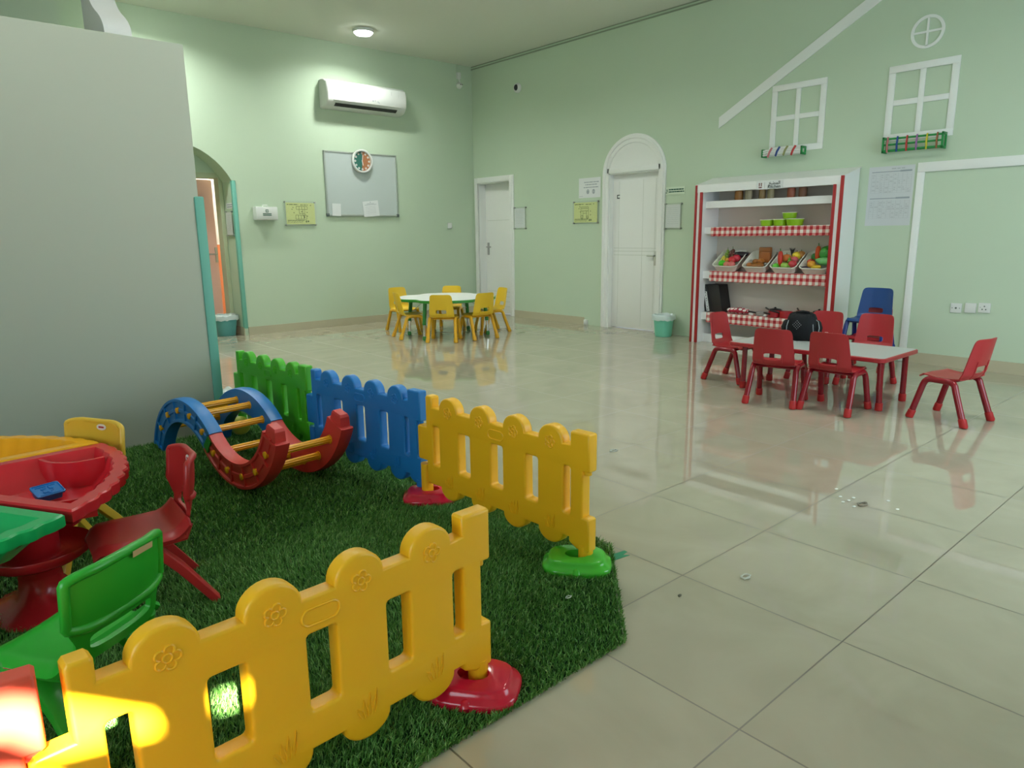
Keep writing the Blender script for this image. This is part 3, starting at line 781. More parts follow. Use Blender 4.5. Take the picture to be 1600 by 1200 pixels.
# white wave edged board standing behind the partition
wv = MB()
front = [(4.985, 0.004), (4.985, 2.40), (4.978, 2.48), (4.992, 2.53), (5.07, 2.595), (5.174, 2.645), (5.255, 2.714), (5.31, 2.80), (5.35, 2.88), (5.41, 2.95), (5.43, 2.99)]
fs = []
for i in range(len(front) - 1):
    for k in range(4): t = k / 4; fs.append((front[i][0] * (1 - t) + front[i + 1][0] * t, front[i][1] * (1 - t) + front[i + 1][1] * t))
sm = [fs[0]] + [tuple(sum(fs[min(max(i + q, 0), len(fs) - 1)][a] for q in (-2, -1, 0, 1, 2)) / 5 for a in (0, 1)) for i in range(1, len(fs))]
prof = sm + [(5.46, 3.0), (5.46, .004)]
wv.loft([[(x, y, z) for y, z in prof] for x in (1.185, 1.335)])
tag(wv.build('wavy_board', WHITEG, smooth=30), 'thick white board with wavy edge standing behind the partition', 'board')
# ================================================================== grass mat
MZ = 0.004
mat_poly = [(-1.45, 1.262), (1.585, 1.285), (2.075, 1.775), (2.085, 4.70), (-1.45, 4.70)]
gm = thing('grass_mat', 'large artificial grass mat with clipped corner under the play equipment', 'grass mat')
MB().plate(mat_poly, th=.004, M=Matrix.Translation((0, 0, .002))).build('mat_backing', MATBASE, gm, smooth=0)
def grass():
    def inside(x, y):
        ok = (x < 2.08) & (y > 1.262 + (x + 1.45) * .0076)
        ok &= ~((x > 1.585) & ((y - 1.285) < (x - 1.585)))
        return ok
    tiers = [((-.1, 2.10), (1.25, 2.75), 42000), ((-.1, 2.10), (2.75, 4.70), 22000), ((-1.45, -.1), (1.27, 4.70), 2500)]
    X = []; Y = []; S = []
    for (x0, x1), (y0, y1), dens in tiers:
        n = int((x1 - x0) * (y1 - y0) * dens)
        x = RNG.uniform(x0, x1, n); y = RNG.uniform(y0, y1, n); k = inside(x, y)
        X.append(x[k]); Y.append(y[k]); S.append(np.full(k.sum(), 1.0 if dens >= 30000 else (1.3 if dens > 9000 else 2.2)))
    # a frayed fringe along the cut edges
    def fringe(a, b, n, nx, ny):
        t = RNG.uniform(0, 1, n); X.append(a[0] + (b[0] - a[0]) * t + nx * RNG.uniform(0, .012, n)); Y.append(a[1] + (b[1] - a[1]) * t + ny * RNG.uniform(0, .012, n)); S.append(np.full(n, 1.1))
    fringe((.2, 1.275), (1.585, 1.285), 1500, 0, -1); fringe((1.585, 1.285), (2.078, 1.775), 700, .7, -.7); fringe((2.08, 1.775), (2.085, 4.7), 1500, 1, 0)
    X = np.concatenate(X); Y = np.concatenate(Y); S = np.concatenate(S); n = len(X)
    a = RNG.uniform(0, 2 * PI, n); w = RNG.uniform(.0009, .0018, n) * S; h = RNG.uniform(.010, .024, n)
    lean = RNG.uniform(.003, .018, n); la = RNG.uniform(0, 2 * PI, n)
    # the pile is combed in soft swirls
    swirl = np.sin(X * 3.1 + 1.3 * np.sin(Y * 2.3)) * 1.4 + np.cos(Y * 2.7)
    la = np.where(RNG.uniform(0, 1, n) < .45, swirl + RNG.normal(0, .6, n), la)
    dx, dy = np.cos(a) * w, np.sin(a) * w; lx, ly = np.cos(la) * lean, np.sin(la) * lean
    V = np.zeros((n, 5, 3), np.float32); z0 = .003
    V[:, 0] = np.stack([X - dx, Y - dy, np.full(n, z0)], 1); V[:, 1] = np.stack([X + dx, Y + dy, np.full(n, z0)], 1)
    V[:, 2] = np.stack([X - dx * .85 + lx * .35, Y - dy * .85 + ly * .35, z0 + h * .62], 1); V[:, 3] = np.stack([X + dx * .85 + lx * .35, Y + dy * .85 + ly * .35, z0 + h * .62], 1)
    V[:, 4] = np.stack([X + lx, Y + ly, z0 + h], 1)
    me = bpy.data.meshes.new('grass_pile')
    base = (np.arange(n) * 5)[:, None]
    loops = np.concatenate([base + np.array([[0, 1, 3, 2]]), base + np.array([[2, 3, 4]])], 1).astype(np.int32).ravel()
    st = np.stack([np.arange(n) * 7, np.arange(n) * 7 + 4], 1).astype(np.int32).ravel()
    me.vertices.add(n * 5); me.vertices.foreach_set('co', V.ravel())
    me.loops.add(len(loops)); me.loops.foreach_set('vertex_index', loops)
    me.polygons.add(n * 2); me.polygons.foreach_set('loop_start', st)
    me.materials.append(GRASSM); me.update(calc_edges=True); me.validate()
    o = bpy.data.objects.new('grass_pile', me); COL.objects.link(o); o.parent = gm; o['kind'] = 'stuff'
grass()

# ================================================================== picket fence
PC = (.17, .39, .605, .815); PHW = .067
def fence_outline():
    o = []
    def arc(c, z, rx, rz, a0, a1, n=14):
        for i in range(n + 1):
            a = math.radians(a0 + (a1 - a0) * i / n); o.append((c + rx * math.cos(a), z + rz * math.sin(a)))
    o += [(.003, .105), (.047, .105)]
    for c in PC: arc(c, .108, PHW, .052, 180, 360)
    o += [(.915, .108), (.915, .094), (.922, .086), (.955, .070), (1.012, .070), (1.018, .076), (1.018, .200), (1.010, .206), (.985, .206)]
    o += [(.985, .390), (1.012, .390), (1.018, .396), (1.018, .534), (1.012, .540), (.926, .540), (.920, .534), (.920, .486)]
    for c in reversed(PC): arc(c, .484, PHW, .060, 0, 180)
    o += [(.050, .484), (.050, .528), (.043, .536), (.008, .536), (.001, .528), (.001, .383), (-.060, .383), (-.068, .375), (-.068, .222), (-.060, .214), (.001, .214)]
    return o
FENCE_HOLES = [(.052, .100), (.240, .320), (.460, .536), (.675, .745), (.885, .922)]
def make_fence(m, name='picket_fence'):
    o = thing(name, '', 'fence')
    M = frame((0, 0, 0), (1, 0, 0), (0, 0, 1))
    b = MB().plate(fence_outline(), [list(reversed(rrect(x1 - x0, .190, .010, 3, (x0 + x1) / 2, .300))) for x0, x1 in FENCE_HOLES], th=.050, bevel=.009, M=M, bres=3)
    for sgn in (1, -1):
        zf = .0255 * sgn
        W = Matrix(((1, 0, 0, 0), (0, 0, 1, -zf), (0, 1, 0, 0), (0, 0, 0, 1)))
        for c in PC:
            fl = []
            for i in range(60):
                a = 2 * PI * i / 60; q = .0145 + .0115 * abs(math.cos(2.5 * a)) ** .6; fl.append((c + q * math.cos(a), .476 + q * math.sin(a), 0))
            b.tube(fl, .0028, 6, closed=True, M=W)
            b.tube([(c + .009 * math.cos(2 * PI * i / 14), .476 + .009 * math.sin(2 * PI * i / 14), 0) for i in range(14)], .0026, 6, closed=True, M=W)
            for k, (dx, top) in enumerate(((-.030, .150), (-.012, .168), (.006, .178), (.026, .182))):
                b.tube([(c + dx * .45 - .004, .118, -.0006 * sgn), (c + dx * .8 - .005, .140, 0), (c + dx, top, 0), (c + dx * .75 + .006, .142, 0), (c + dx * .45 + .008, .120, 0)], .0018, 5, M=W)
        b.tube([(p[0], p[1], 0) for p in rrect(.095, .040, .0195, 6, .4975, .438)], .0032, 6, closed=True, M=W)
    b.build('panel_body', m, o, smooth=40)
    for x, top in ((-.036, .19), (.985, .09)):
        MB().tube([(x, 0, .024), (x, 0, top)], .029, 16).build('peg', m, o)
    MB().tube([(.992, 0, .375), (.992, 0, .395)], .016, 12).build('hinge_pin', m, o)
    return o
def put_fence(o, a, b, label, z=0.0):
    ang = math.atan2(b[1] - a[1], b[0] - a[0]); o['label'] = label; o['group'] = 'picket fences'
    o.location = (a[0], a[1], z); o.rotation_euler = (0, 0, ang)
    L = math.hypot(b[0] - a[0], b[1] - a[1]); o.scale = (L / 1.018, 1, 1)
fy = make_fence(P_YEL)
def recolor(o, m):
    for ch in o.children_recursive:
        ch.data = ch.data.copy()
        for i in range(len(ch.data.materials)): ch.data.materials[i] = m
f2 = dup(fy); fb = dup(fy); recolor(fb, P_BLUE); fg = dup(fy); recolor(fg, P_GREEN); fr = dup(fy); recolor(fr, P_REDF)
put_fence(fy, (.130, 1.373), (1.140, 1.424), 'yellow picket fence panel in the foreground, ending at the red stand')
put_fence(f2, (1.838, 2.690), (1.884, 1.690), 'yellow picket fence panel between the blue panel and the green stand')
put_fence(fb, (1.754, 3.712), (1.850, 2.756), 'blue picket fence panel behind the climbing rocker')
put_fence(fg, (1.693, 4.688), (1.757, 3.778), 'green picket fence panel beside the partition')
put_fence(fr, (-.912, 1.490), (.094, 1.374), 'coral red picket fence panel cut off at the lower left corner')

def make_base(m, name='fence_stand'):
    o = thing(name, '', 'fence stand')
    def ring(w_, d_, z, n=40, e=.62):
        out = []
        for i in range(n):
            a = 2 * PI * i / n; ca, sa = math.cos(a), math.sin(a)
            out.append((w_ * math.copysign(abs(ca) ** e, ca), d_ * math.copysign(abs(sa) ** e, sa), z))
        return out
    def hole(z, n=40):
        return [(.046 * math.cos(2 * PI * i / n), .0335 * math.sin(2 * PI * i / n), z) for i in range(n)]
    W, D = .134, .104
    R = [ring(W * .98, D * .98, .002), ring(W, D, .010), ring(W, D, .020), ring(W * .965, D * .96, .027), ring(W * .90, D * .88, .032), ring(W * .84, D * .82, .044), ring(W * .80, D * .78, .051), ring(W * .75, D * .73, .054), hole(.0545), hole(.026)]
    MB().loft(R).build('base_shell', m, o, smooth=50)
    for s in (1, -1):
        MB().lathe([(.004, 0), (.017, .001), (.019, .014), (.012, .026), (.004, .031)], 12, (0, s * (D - .012), .004)).build('drain_notch', m, o)
    return o
br = make_base(P_REDB)
place(br, (1.083, 1.414, MZ - .002), math.radians(-52), 'glossy red fence stand in the foreground on the grass edge', 'fence stands')
b2 = dup(br); place(b2, (1.850, 2.722, MZ - .002), math.radians(-38), 'glossy red fence stand under the joint of blue and yellow panels', 'fence stands')
b3 = dup(br); recolor(b3, P_GREENB); place(b3, (1.852, 1.740, MZ - .002), math.radians(-48), 'glossy green fence stand at the mat corner', 'fence stands')

# ================================================================== climbing rocker (S of two half arches)
rk = thing('climbing_rocker', 'blue and red S shaped climbing rocker with yellow rungs on the grass', 'climbing frame')
U = Vector((-.097, .995, 0)).normalized(); Wd = Vector((.995, .097, 0)).normalized(); O0 = Vector((1.216, 3.317, MZ + .006))
def rkp(s, z, w): return tuple(O0 + U * s + Wd * w + Vector((0, 0, z)))
RM, HB = .435, .066
CR_, CB_ = (.22, .501), (.81, -.131)
def rail(c, a0, a1, w0, w1, m, outward):
    mb = MB(); n = 44
    # section (r, w) of a moulded rail with a sunk outer face
    d = .010 if outward < 0 else -.010
    wa, wbb = (w0, w1) if outward < 0 else (w1, w0)
    sec = [(-HB, wa), (-HB + .014, wa), (-HB + .019, wa + d), (-.012, wa + d), (-.008, wa + d * .3), (.008, wa + d * .3), (.012, wa + d), (HB - .019, wa + d), (HB - .014, wa), (HB, wa), (HB + .004, (wa * 3 + wbb) / 4), (HB + .004, (wa + wbb * 3) / 4), (HB, wbb), (-HB, wbb), (-HB - .004, (wa + wbb) / 2)]
    rings = []
    for i in range(n + 1):
        a = math.radians(a0 + (a1 - a0) * i / n)
        rings.append([rkp(c[0] + (RM + q) * math.cos(a), c[1] + (RM + q) * math.sin(a), w) for q, w in sec])
    mb.loft(rings)
    # radial ribs across the sunk face
    k = 6
    for i in range(k + 1):
        a = math.radians(a0 + (a1 - a0) * (.02 + .96 * i / k)); e = math.radians(.9)
        P = []
        for q in (-HB + .012, HB - .012):
            for da in (-e, e):
                for w in (wa + d * .12, wa + d * 1.3):
                    P.append(rkp(c[0] + (RM + q) * math.cos(a + da), c[1] + (RM + q) * math.sin(a + da), w))
        mb.add(P, [(0, 1, 3, 2), (4, 6, 7, 5), (0, 4, 5, 1), (2, 3, 7, 6), (0, 2, 6, 4), (1, 5, 7, 3)])
    return mb.build('side_rail', m, rk, smooth=40)
W_T, W_F = .072, .355
for (w0, w1, outw) in ((0, W_T, -1), (W_F, W_F + W_T, 1)):
    rail(CB_, 18.5, 133, w0, w1, P_BLUE, outw)
    rail(CR_, -47, -158, w0, w1, P_REDP, outw)
    # inset plug at the free red end
    tip = MB(); rings = []
    for t, q0, q1, wa, wb_ in ((-157.5, -.050, .048, .008, W_T - .008), (-163.5, -.048, .030, .010, W_T - .010), (-165, -.044, .020, .014, W_T - .014)):
        ar = math.radians(t)
        rings.append([rkp(CR_[0] + (RM + q) * math.cos(ar), CR_[1] + (RM + q) * math.sin(ar), w0 + w) for q, w in ((q0, wa), (q1, wa), (q1, wb_), (q0, wb_))])
    tip.loft(rings)
    tip.build('end_plug', P_REDP, rk, smooth=0)
    jn = MB(); g = []
    for t in (-46, -52):
        ar = math.radians(t); wo = w0 - .002 if outw < 0 else w1 + .002; wi = w0 + .012 if outw < 0 else w1 - .012
        g.append([rkp(CR_[0] + (RM + q) * math.cos(ar), CR_[1] + (RM + q) * math.sin(ar), w) for q, w in ((-.045, wo), (.045, wo), (.045, wi), (-.045, wi))])
    jn.loft(g).build('joint_sticker', mat('green joint sticker', (.02, .28, .03), .4), rk, smooth=0)
for c, angs in ((CB_, (40, 61, 82, 103, 124)), (CR_, (-58, -79.5, -101, -122.5, -144))):
    for a in angs:
        ar = math.radians(a); s_, z_ = c[0] + RM * math.cos(ar), c[1] + RM * math.sin(ar)
        mb = MB(); n = 20; rings = []
        ax = Vector(rkp(s_, z_, 0)); e1 = U; e2 = Vector((0, 0, 1))
        for w in (W_T - .03, W_F + .03):
            rings.append([tuple(Vector(rkp(s_, z_, w)) + (e1 * math.cos(2 * PI * j / n) + e2 * math.sin(2 * PI * j / n)) * (.0195 if j % 2 else .0168)) for j in range(n)])
        mb.loft(rings)
        for w in (W_T, W_F):
            mb.tube([rkp(s_, z_, w - .004), rkp(s_, z_, w + .004)], .0235, 16)
        rg = mb.build('rung', P_ORY, rk, smooth=20)
        for w in (-.001, W_F + W_T + .001):
            sg = -1 if w < 0 else 1
            MB().tube([rkp(s_, z_, w - sg * .02), rkp(s_, z_, w + sg * .002), rkp(s_, z_, w + sg * .004)], [.0185, .0175, .013], 14).build('rung_cap', P_ORY, rg)

# ================================================================== sand and water play tables (wedge trays on pedestals)
TO, TR, TP = (-.146, 2.976), .735, (-.13, 3.12)      # ring centre, radius, point where the trays meet
def wedge(a0, a1, inset, z, scal=0.0, n_arc=64, n_side=10):
    """wedge outline between the ring angles a0 and a1, straight sides running to the meeting point"""
    P = Vector(TP); O = Vector(TO)
    E0 = O + Vector((math.cos(a0), math.sin(a0))) * TR; E1 = O + Vector((math.cos(a1), math.sin(a1))) * TR
    d0, d1 = (E0 - P).normalized(), (E1 - P).normalized()
    n0, n1 = Vector((-d0.y, d0.x)), Vector((d1.y, -d1.x))
    half = d0.angle(d1) / 2
    ap = P + (d0 + d1).normalized() * ((inset + .006) / math.sin(half))
    r = TR - inset
    def hit(dr):
        w = ap - O; bq = w.dot(dr); t = -bq + math.sqrt(bq * bq - w.dot(w) + r * r); return ap + dr * t
    A, Bv = hit(d0), hit(d1)
    ea, eb = math.atan2(A.y - O.y, A.x - O.x), math.atan2(Bv.y - O.y, Bv.x - O.x)
    if eb < ea: eb += 2 * PI
    pts = [tuple(ap.lerp(A, i / n_side)) for i in range(n_side)]
    for i in range(n_arc + 1):
        a = ea + (eb - ea) * i / n_arc
        k = r + scal * (abs(math.sin((a - a0) / (a1 - a0) * PI * 11)) - .6) * min(1, 8 * min(i, n_arc - i) / n_arc)
        pts.append((O.x + k * math.cos(a), O.y + k * math.sin(a)))
    pts += [tuple(Bv.lerp(ap, i / n_side)) for i in range(1, n_side)]
    return pts, z
def make_tray(m, deg0, deg1, ped, label, dividers=()):
    o = thing('sand_tray_table', label, 'play table', (ped[0], ped[1], MZ), 0, 'wedge tray tables')
    a0, a1 = math.radians(deg0), math.radians(deg1); ZT = .456
    def W(inset, z, scal): 
        p, z = wedge(a0, a1, inset, z, scal); return [(x - ped[0], y - ped[1], z) for x, y in p]
    L = [W(.108, ZT - .115, .004), W(.048, ZT - .050, .008), W(.030, ZT - .045, .010), W(.004, ZT - .042, .012), W(.0, ZT - .036, .012), W(.0, ZT - .006, .012), W(.005, ZT, .012), W(.045, ZT, .009), W(.050, ZT - .006, .009), W(.066, ZT - .050, .007), W(.118, ZT - .100, .004)]
    MB().loft(L).build('tray', m, o, smooth=35)
    for pts, h in dividers:
        n = 20; q = []
        (x0, y0), (x1, y1), (x2, y2) = pts            # quadratic curve
        for i in range(n + 1):
            t = i / n; q.append(((1 - t) ** 2 * x0 + 2 * t * (1 - t) * x1 + t * t * x2 - ped[0], (1 - t) ** 2 * y0 + 2 * t * (1 - t) * y1 + t * t * y2 - ped[1]))
        MB().grid([[(x, y, ZT - .102 + (h - ZT + .102) * k / 4) for x, y in q] for k in range(5)], .013).build('divider', m, o)
    prof = [(.115, ZT - .116), (.085, ZT - .125), (.074, ZT - .17), (.072, .205), (.085, .198), (.142, .200), (.162, .222), (.169, .226), (.172, .220), (.165, .198), (.137, .178), (.085, .172), (.066, .160), (.064, .10)]
    n = 32
    MB().lathe(prof, n).build('pedestal_dish', m, o, smooth=50)
    foot = []
    for r_, z in ((.066, .125), (.068, .10), (.085, .06), (.12, .030), (.155, .016), (.165, .006), (.16, .001)):
        ring = []
        for j in range(n):
            a = 2 * PI * j / n; k = r_ * (1 + (.16 * math.cos(3 * a) if r_ > .08 else 0)); ring.append((k * math.cos(a), k * math.sin(a), z))
        foot.append(ring)
    MB().loft(foot).build('pedestal_foot', m, o, smooth=50)
    return o
red_t = make_tray(P_REDT, -51, 15.8, (.255, 2.805), 'red wedge sand tray table on a red pedestal between the yellow and green trays',
                  [(((.335, 3.115), (.36, 2.93), (.525, 2.965)), .452), (((.20, 2.65), (.27, 2.62), (.42, 2.60)), .425)])
yel_t = make_tray(P_ORY, 17, 82, (.03, 3.42), 'orange yellow wedge tray table behind the red tray by the partition')
grn_t = make_tray(P_GREENT, -117, -52.2, (-.10, 2.54), 'emerald green wedge tray table in front of the red tray', [(((-.05, 2.75), (.08, 2.60), (.02, 2.38)), .440)])
blk = thing('toy_mould', 'small square blue toy mould lying in the red tray', 'toy', (.318, 2.868, .378), math.radians(14))
T = Matrix.Rotation(math.radians(20), 4, 'X')
MB().loft([[(x * k, y * k, z) for x, y in rrect(.092, .070, .008, 3)] for k, z in ((.82, 0), (.86, .02), (1.0, .024), (1.0, .030), (.93, .031), (.88, .026))], M=T).build('mould_body', P_BLUE, blk)
fl = [(.016 * math.cos(a * PI / 12) * (1 + .3 * math.cos(a * PI / 2.4)), .016 * math.sin(a * PI / 12) * (1 + .3 * math.cos(a * PI / 2.4)), .027) for a in range(24)]
MB().tube(fl, .003, 6, closed=True, M=T).tube([(-.032, -.024, .027), (.032, -.024, .027)], .002, 6, M=T).tube([(-.032, .024, .027), (.032, .024, .027)], .002, 6, M=T).build('mould_pattern', P_BLUE, blk)

# ================================================================== moulded plastic chairs round the tray table (facing local +x)
def make_pchair(m, label, cat='chair', wide=.30, wings=.035, neck=.72, slot=.07, rimr=.0115):
    o = thing('plastic_chair', label, cat, group='moulded plastic chairs')
    SZ, HT = .272, .520
    # seat
    nu, nv = 16, 13; G = []
    for i in range(nu):
        t = i / (nu - 1); row = []
        for j in range(nv):
            q = -1 + 2 * j / (nv - 1)
            hw = .150 * (1 - .10 * max(0, t - .75) / .25) if t < .9 else .150 * (1 - .10 - .22 * (t - .9) / .1)
            x = -.140 + .290 * t; z = SZ + .006 * q * q - .010 * math.sin(PI * t) * (1 - q * q)
            if t > .88: z -= .030 * ((t - .88) / .12) ** 2
            if abs(q) > .8: z -= .022 * ((abs(q) - .8) / .2) ** 2
            if t < .22: z += .040 * ((.22 - t) / .22) ** 2
            row.append((x, q * hw, z))
        G.append(row)
    MB().grid(G, .012).build('seat', m, o, smooth=50)
    # back: a ring round the lower slot, bent in plan
    def mp(u, v):
        z = SZ + .012 + (HT - SZ - .012) * v
        x = -.150 - .042 * v + wings * abs(u) ** 2.4 * (1 if v > .33 else .5 + .5 * v / .33) - .012 * math.sin(PI * v)
        return x, z
    nth, mr = 64, 7
    def ow(v): return wide / 2 * (neck + (1 - neck) * min(1, max(0, (v - .30) / .12))) if v < .42 else wide / 2 * (1 - .10 * ((v - .42) / .58) ** 2)
    inner, outer = [], []
    for k in range(nth):
        a = 2 * PI * k / nth; ca, sa = math.cos(a), math.sin(a); e = .45
        inner.append((slot * math.copysign(abs(ca) ** e, ca), .215 + .095 * math.copysign(abs(sa) ** e, sa)))
        uu, vv = math.copysign(abs(ca) ** .28, ca), .5 + .5 * math.copysign(abs(sa) ** .28, sa)
        outer.append((uu * ow(vv), vv))
    G = []
    for r_ in range(mr + 1):
        t = r_ / mr; row = []
        for k in range(nth):
            y = inner[k][0] + (outer[k][0] - inner[k][0]) * t; v = inner[k][1] + (outer[k][1] - inner[k][1]) * t
            x, z = mp(y / (wide / 2), v); row.append((x, y, z))
        G.append(row)
    bb = MB().grid(G, .013, wrap=True)
    rim = []
    for (yy, vv) in rrect(wide * .97, .60, .07, 6, 0, .69):
        x, z = mp(yy / (wide / 2), vv); rim.append((x - .006, yy, z))
    bb.tube(rim, rimr, 8, closed=True)
    bb.build('backrest', m, o, smooth=50)
    for sy in (1, -1):
        MB().tube([(.00, sy * .118, SZ - .008), (-.095, sy * .132, .150), (-.198, sy * .155, .004)], [.030, .028, .024], 12, sq=(.58, 1.0)).build('leg', m, o)
        MB().tube([(.055, sy * .118, SZ - .008), (.110, sy * .132, .140), (.165, sy * .150, .004)], [.030, .028, .024], 12, sq=(.58, 1.0)).build('leg', m, o)
        MB().tube([(-.142, sy * .112, SZ + .02), (-.125, sy * .120, SZ - .022), (-.02, sy * .124, SZ - .026), (.10, sy * .122, SZ - .020)], .014, 10).build('seat_rib', m, o)
    return o
pc_r = make_pchair(P_REDC, 'dark red moulded plastic chair facing the red tray', wings=.050, wide=.27)
place(pc_r, (.535, 2.600, MZ), math.radians(176))
pc_y = make_pchair(P_YELC, 'yellow moulded plastic chair behind the trays against the partition', wings=.030, wide=.315)
place(pc_y, (.412, 3.205, MZ), math.radians(209))
pc_g = make_pchair(P_GREENC, 'bright green moulded plastic chair seen from behind at the green tray', wings=.035, wide=.30, neck=.84, slot=.095, rimr=.0125)
place(pc_g, (.225, 1.975, MZ), math.radians(124))
for ch, (u, v), shape in ((pc_r, (.02, .88), 0), (pc_y, (.03, .86), 0)):
    MB().plate([(.026 * math.cos(a * PI / 12), .013 * math.sin(a * PI / 12)) for a in range(24)], th=.001, M=frame((-.1795, u, .497), (0, 1, 0), (-.12, 0, 1))).plate([(x, y) for x, y in rrect(.030, .007, .003, 2)], th=.001, mi=1, M=frame((-.1787, u, .497), (0, 1, 0), (-.12, 0, 1))).build('sticker', [STICK, STICKR], ch, smooth=0)
MB().box(-.032, .032, -.008, .008, 0, .001, M=frame((-.2045, -.05, .508), (0, -1, 0), (-.12, 0, 1))).build('sticker', mat('beige label', (.55, .42, .22), .6), pc_g, smooth=0)
Ms = frame((.055, .1505, .252), (-1, 0, 0), (0, -.35, 1))
MB().box(-.035, .035, -.015, .015, 0, .001, M=Ms).box(-.035, .035, .006, .015, .001, .0014, mi=1, M=Ms).box(-.02, .02, -.006, .004, .001, .0014, mi=2, M=Ms).build('price_sticker', [STICK, STICKR, INKG], pc_g, smooth=0)
# things half hidden by the rocker
bl = MB().ball((1.60, 4.52, MZ + .063), .062, 24).build('play_ball', mat('pale yellow ball', (.60, .58, .08), .4))
tag(bl, 'yellow ball on the grass under the blue arch of the rocker', 'ball')
bag = MB(); r = random.Random(8)
bag.ball((1.80, 5.35, .075), (.12, .10, .075), 22, fn=lambda d: 1 + .25 * math.sin(7 * d[0] + 3 * d[2]) * math.sin(6 * d[1] + 4 * d[2]))
tag(bag.build('plastic_bag', LINER, smooth=20), 'crumpled clear plastic bag on the tiles past the partition edge', 'bag')
# ================================================================== tube framed school chairs (facing local +x)
def make_schair(seat_m, tube_m, foot_m):
    o = thing('school_chair', '', 'chair')
    def hw(v): return .156 - .026 * v
    # back with hand hole, bent in plan
    nth, mr = 56, 7; inner, outer = [], []
    for k in range(nth):
        a = 2 * PI * k / nth; ca, sa = math.cos(a), math.sin(a); e = .5
        inner.append((.066 * math.copysign(abs(ca) ** e, ca),   .255 + .086 * math.copysign(abs(sa) ** e, sa)))
        uu, vv = math.copysign(abs(ca) ** .22, ca), .5 + .5 * math.copysign(abs(sa) ** .22, sa)
        outer.append((uu * hw(vv), vv))
    def mp(y, v):
        z = .300 + .278 * v
        x = -.140 - .056 * v - .014 * math.sin(PI * min(1, v * 1.6)) * 0 + .030 * abs(y / hw(v)) ** 2.2
        if v < .18: x += .028 * ((.18 - v) / .18) ** 2
        return x, z
    G = []
    for r_ in range(mr + 1):
        t = r_ / mr; row = []
        for k in range(nth):
            y = inner[k][0] + (outer[k][0] - inner[k][0]) * t; v = inner[k][1] + (outer[k][1] - inner[k][1]) * t
            x, z = mp(y, v); row.append((x, y, z))
        G.append(row)
    b = MB().grid(G, .008, wrap=True)
    for sy in (1, -1):
        b.tube([(mp(.068, v)[0] - .006, sy * .068 , mp(.068, v)[1]) for v in (.03, .12, .25, .38, .46)], [.004, .005, .005, .004, .002], 6)
    b.build('backrest', seat_m, o, smooth=50)
    nu, nv = 14, 11; G = []
    for i in range(nu):
        t = i / (nu - 1); row = []
        for j in range(nv):
            q = -1 + 2 * j / (nv - 1)
            x = -.112 + .287 * t - (.02 * q * q if t > .9 else 0)
            z = .300 + .010 * math.sin(PI * min(1, t * 1.25)) * -1 + .006 + .014 * max(0, t - .6)
            if t > .86: z -= .020 * ((t - .86) / .14) ** 2
            if abs(q) > .85: z += .004
            row.append((x, q * (.156 - .006 * t), z))
        G.append(row)
    MB().grid(G, .008).build('seat', seat_m, o, smooth=50)
    for sy in (1, -1):
        pts = [(.176, sy * .172, .020), (.118, sy * .160, .245)]
        for k in range(7):
            a = math.radians(20 + 80 * k / 6); pts.append((.068 + .046 * math.cos(a) , sy * .157, .250 + .036 * math.sin(a)))
        for k in range(7):
            a = math.radians(85 + 75 * k / 6); pts.append((-.035 + .052 * math.cos(a), sy * .157, .250 + .036 * math.sin(a)))
        pts += [(-.096, sy * .160, .225), (-.170, sy * .172, .020)]
        fr = MB().tube(pts, .0205, 12).build('leg_frame', tube_m, o, smooth=60)
        for (x0, x1) in ((.1815, .166), (-.1757, -.158)):
            MB().tube([(x0, sy * .1735, .004), (x0, sy * .1733, .008), (x1, sy * .1690, .056), (x1 * .995, sy * .1688, .060)], [.022, .0255, .0245, .021], 14).build('foot_cap', foot_m, fr)
    MB().tube([(.055, -.155, .275), (.055, .155, .275)], .010, 8).tube([(-.03, -.155, .275), (-.03, .155, .275)], .010, 8).build('cross_bar', tube_m, o)
    return o
def put(o, x, y, deg, label, group, z=0.0):
    return place(o, (x, y, z), math.radians(deg), label, group)
GR = 'red chairs round the red table'
rc = make_schair(S_RED, S_REDL, S_REDF)
put(rc, 5.315, 1.522, 80, 'red school chair standing alone at the right, away from the table', GR)
put(dup(rc), 4.945, 2.598, 13, 'red school chair, left of the two with backs to the camera at the red table', GR)
put(dup(rc), 5.030, 2.192, 1, 'red school chair, right of the two with backs to the camera at the red table', GR)
put(dup(rc), 5.470, 3.290, -90, 'red school chair at the left end of the red table before the kitchen shelf', GR)
put(dup(rc), 6.010, 2.800, 181, 'red school chair behind the black bag on the far side of the red table', GR)
put(dup(rc), 6.065, 2.400, 184, 'red school chair facing the camera behind the red table, right of the bag', GR)
put(dup(rc), 6.800, 2.690, 184, 'red school chair under the blue chair in the stack by the wall', GR)
bc = make_schair(S_BLUE, S_BLUEL, S_BLUEL)
put(bc, 6.775, 2.690, 184, 'dark blue school chair stacked on a red one by the wall', None, .165)
yc = make_schair(S_YEL, S_YELL, S_YELL)
GY = 'yellow chairs round the green table'
put(yc, 5.055, 7.015, 44, 'yellow school chair with its back to the camera, in front of the green edged table', GY)
put(dup(yc), 4.925, 7.565, -17, 'yellow school chair seen from the side at the left of the green edged table', GY)
put(dup(yc), 5.265, 8.230, -92, 'yellow school chair behind left of the green edged table, nearest the whiteboard', GY)
put(dup(yc), 5.830, 7.950, 218, 'yellow school chair directly behind the green edged table', GY)
put(dup(yc), 5.500, 6.900, 86, 'yellow school chair with its back to the camera, front right of the green edged table', GY)
put(dup(yc), 6.035, 7.265, 166, 'yellow school chair at the right end of the green edged table by the corner door', GY)

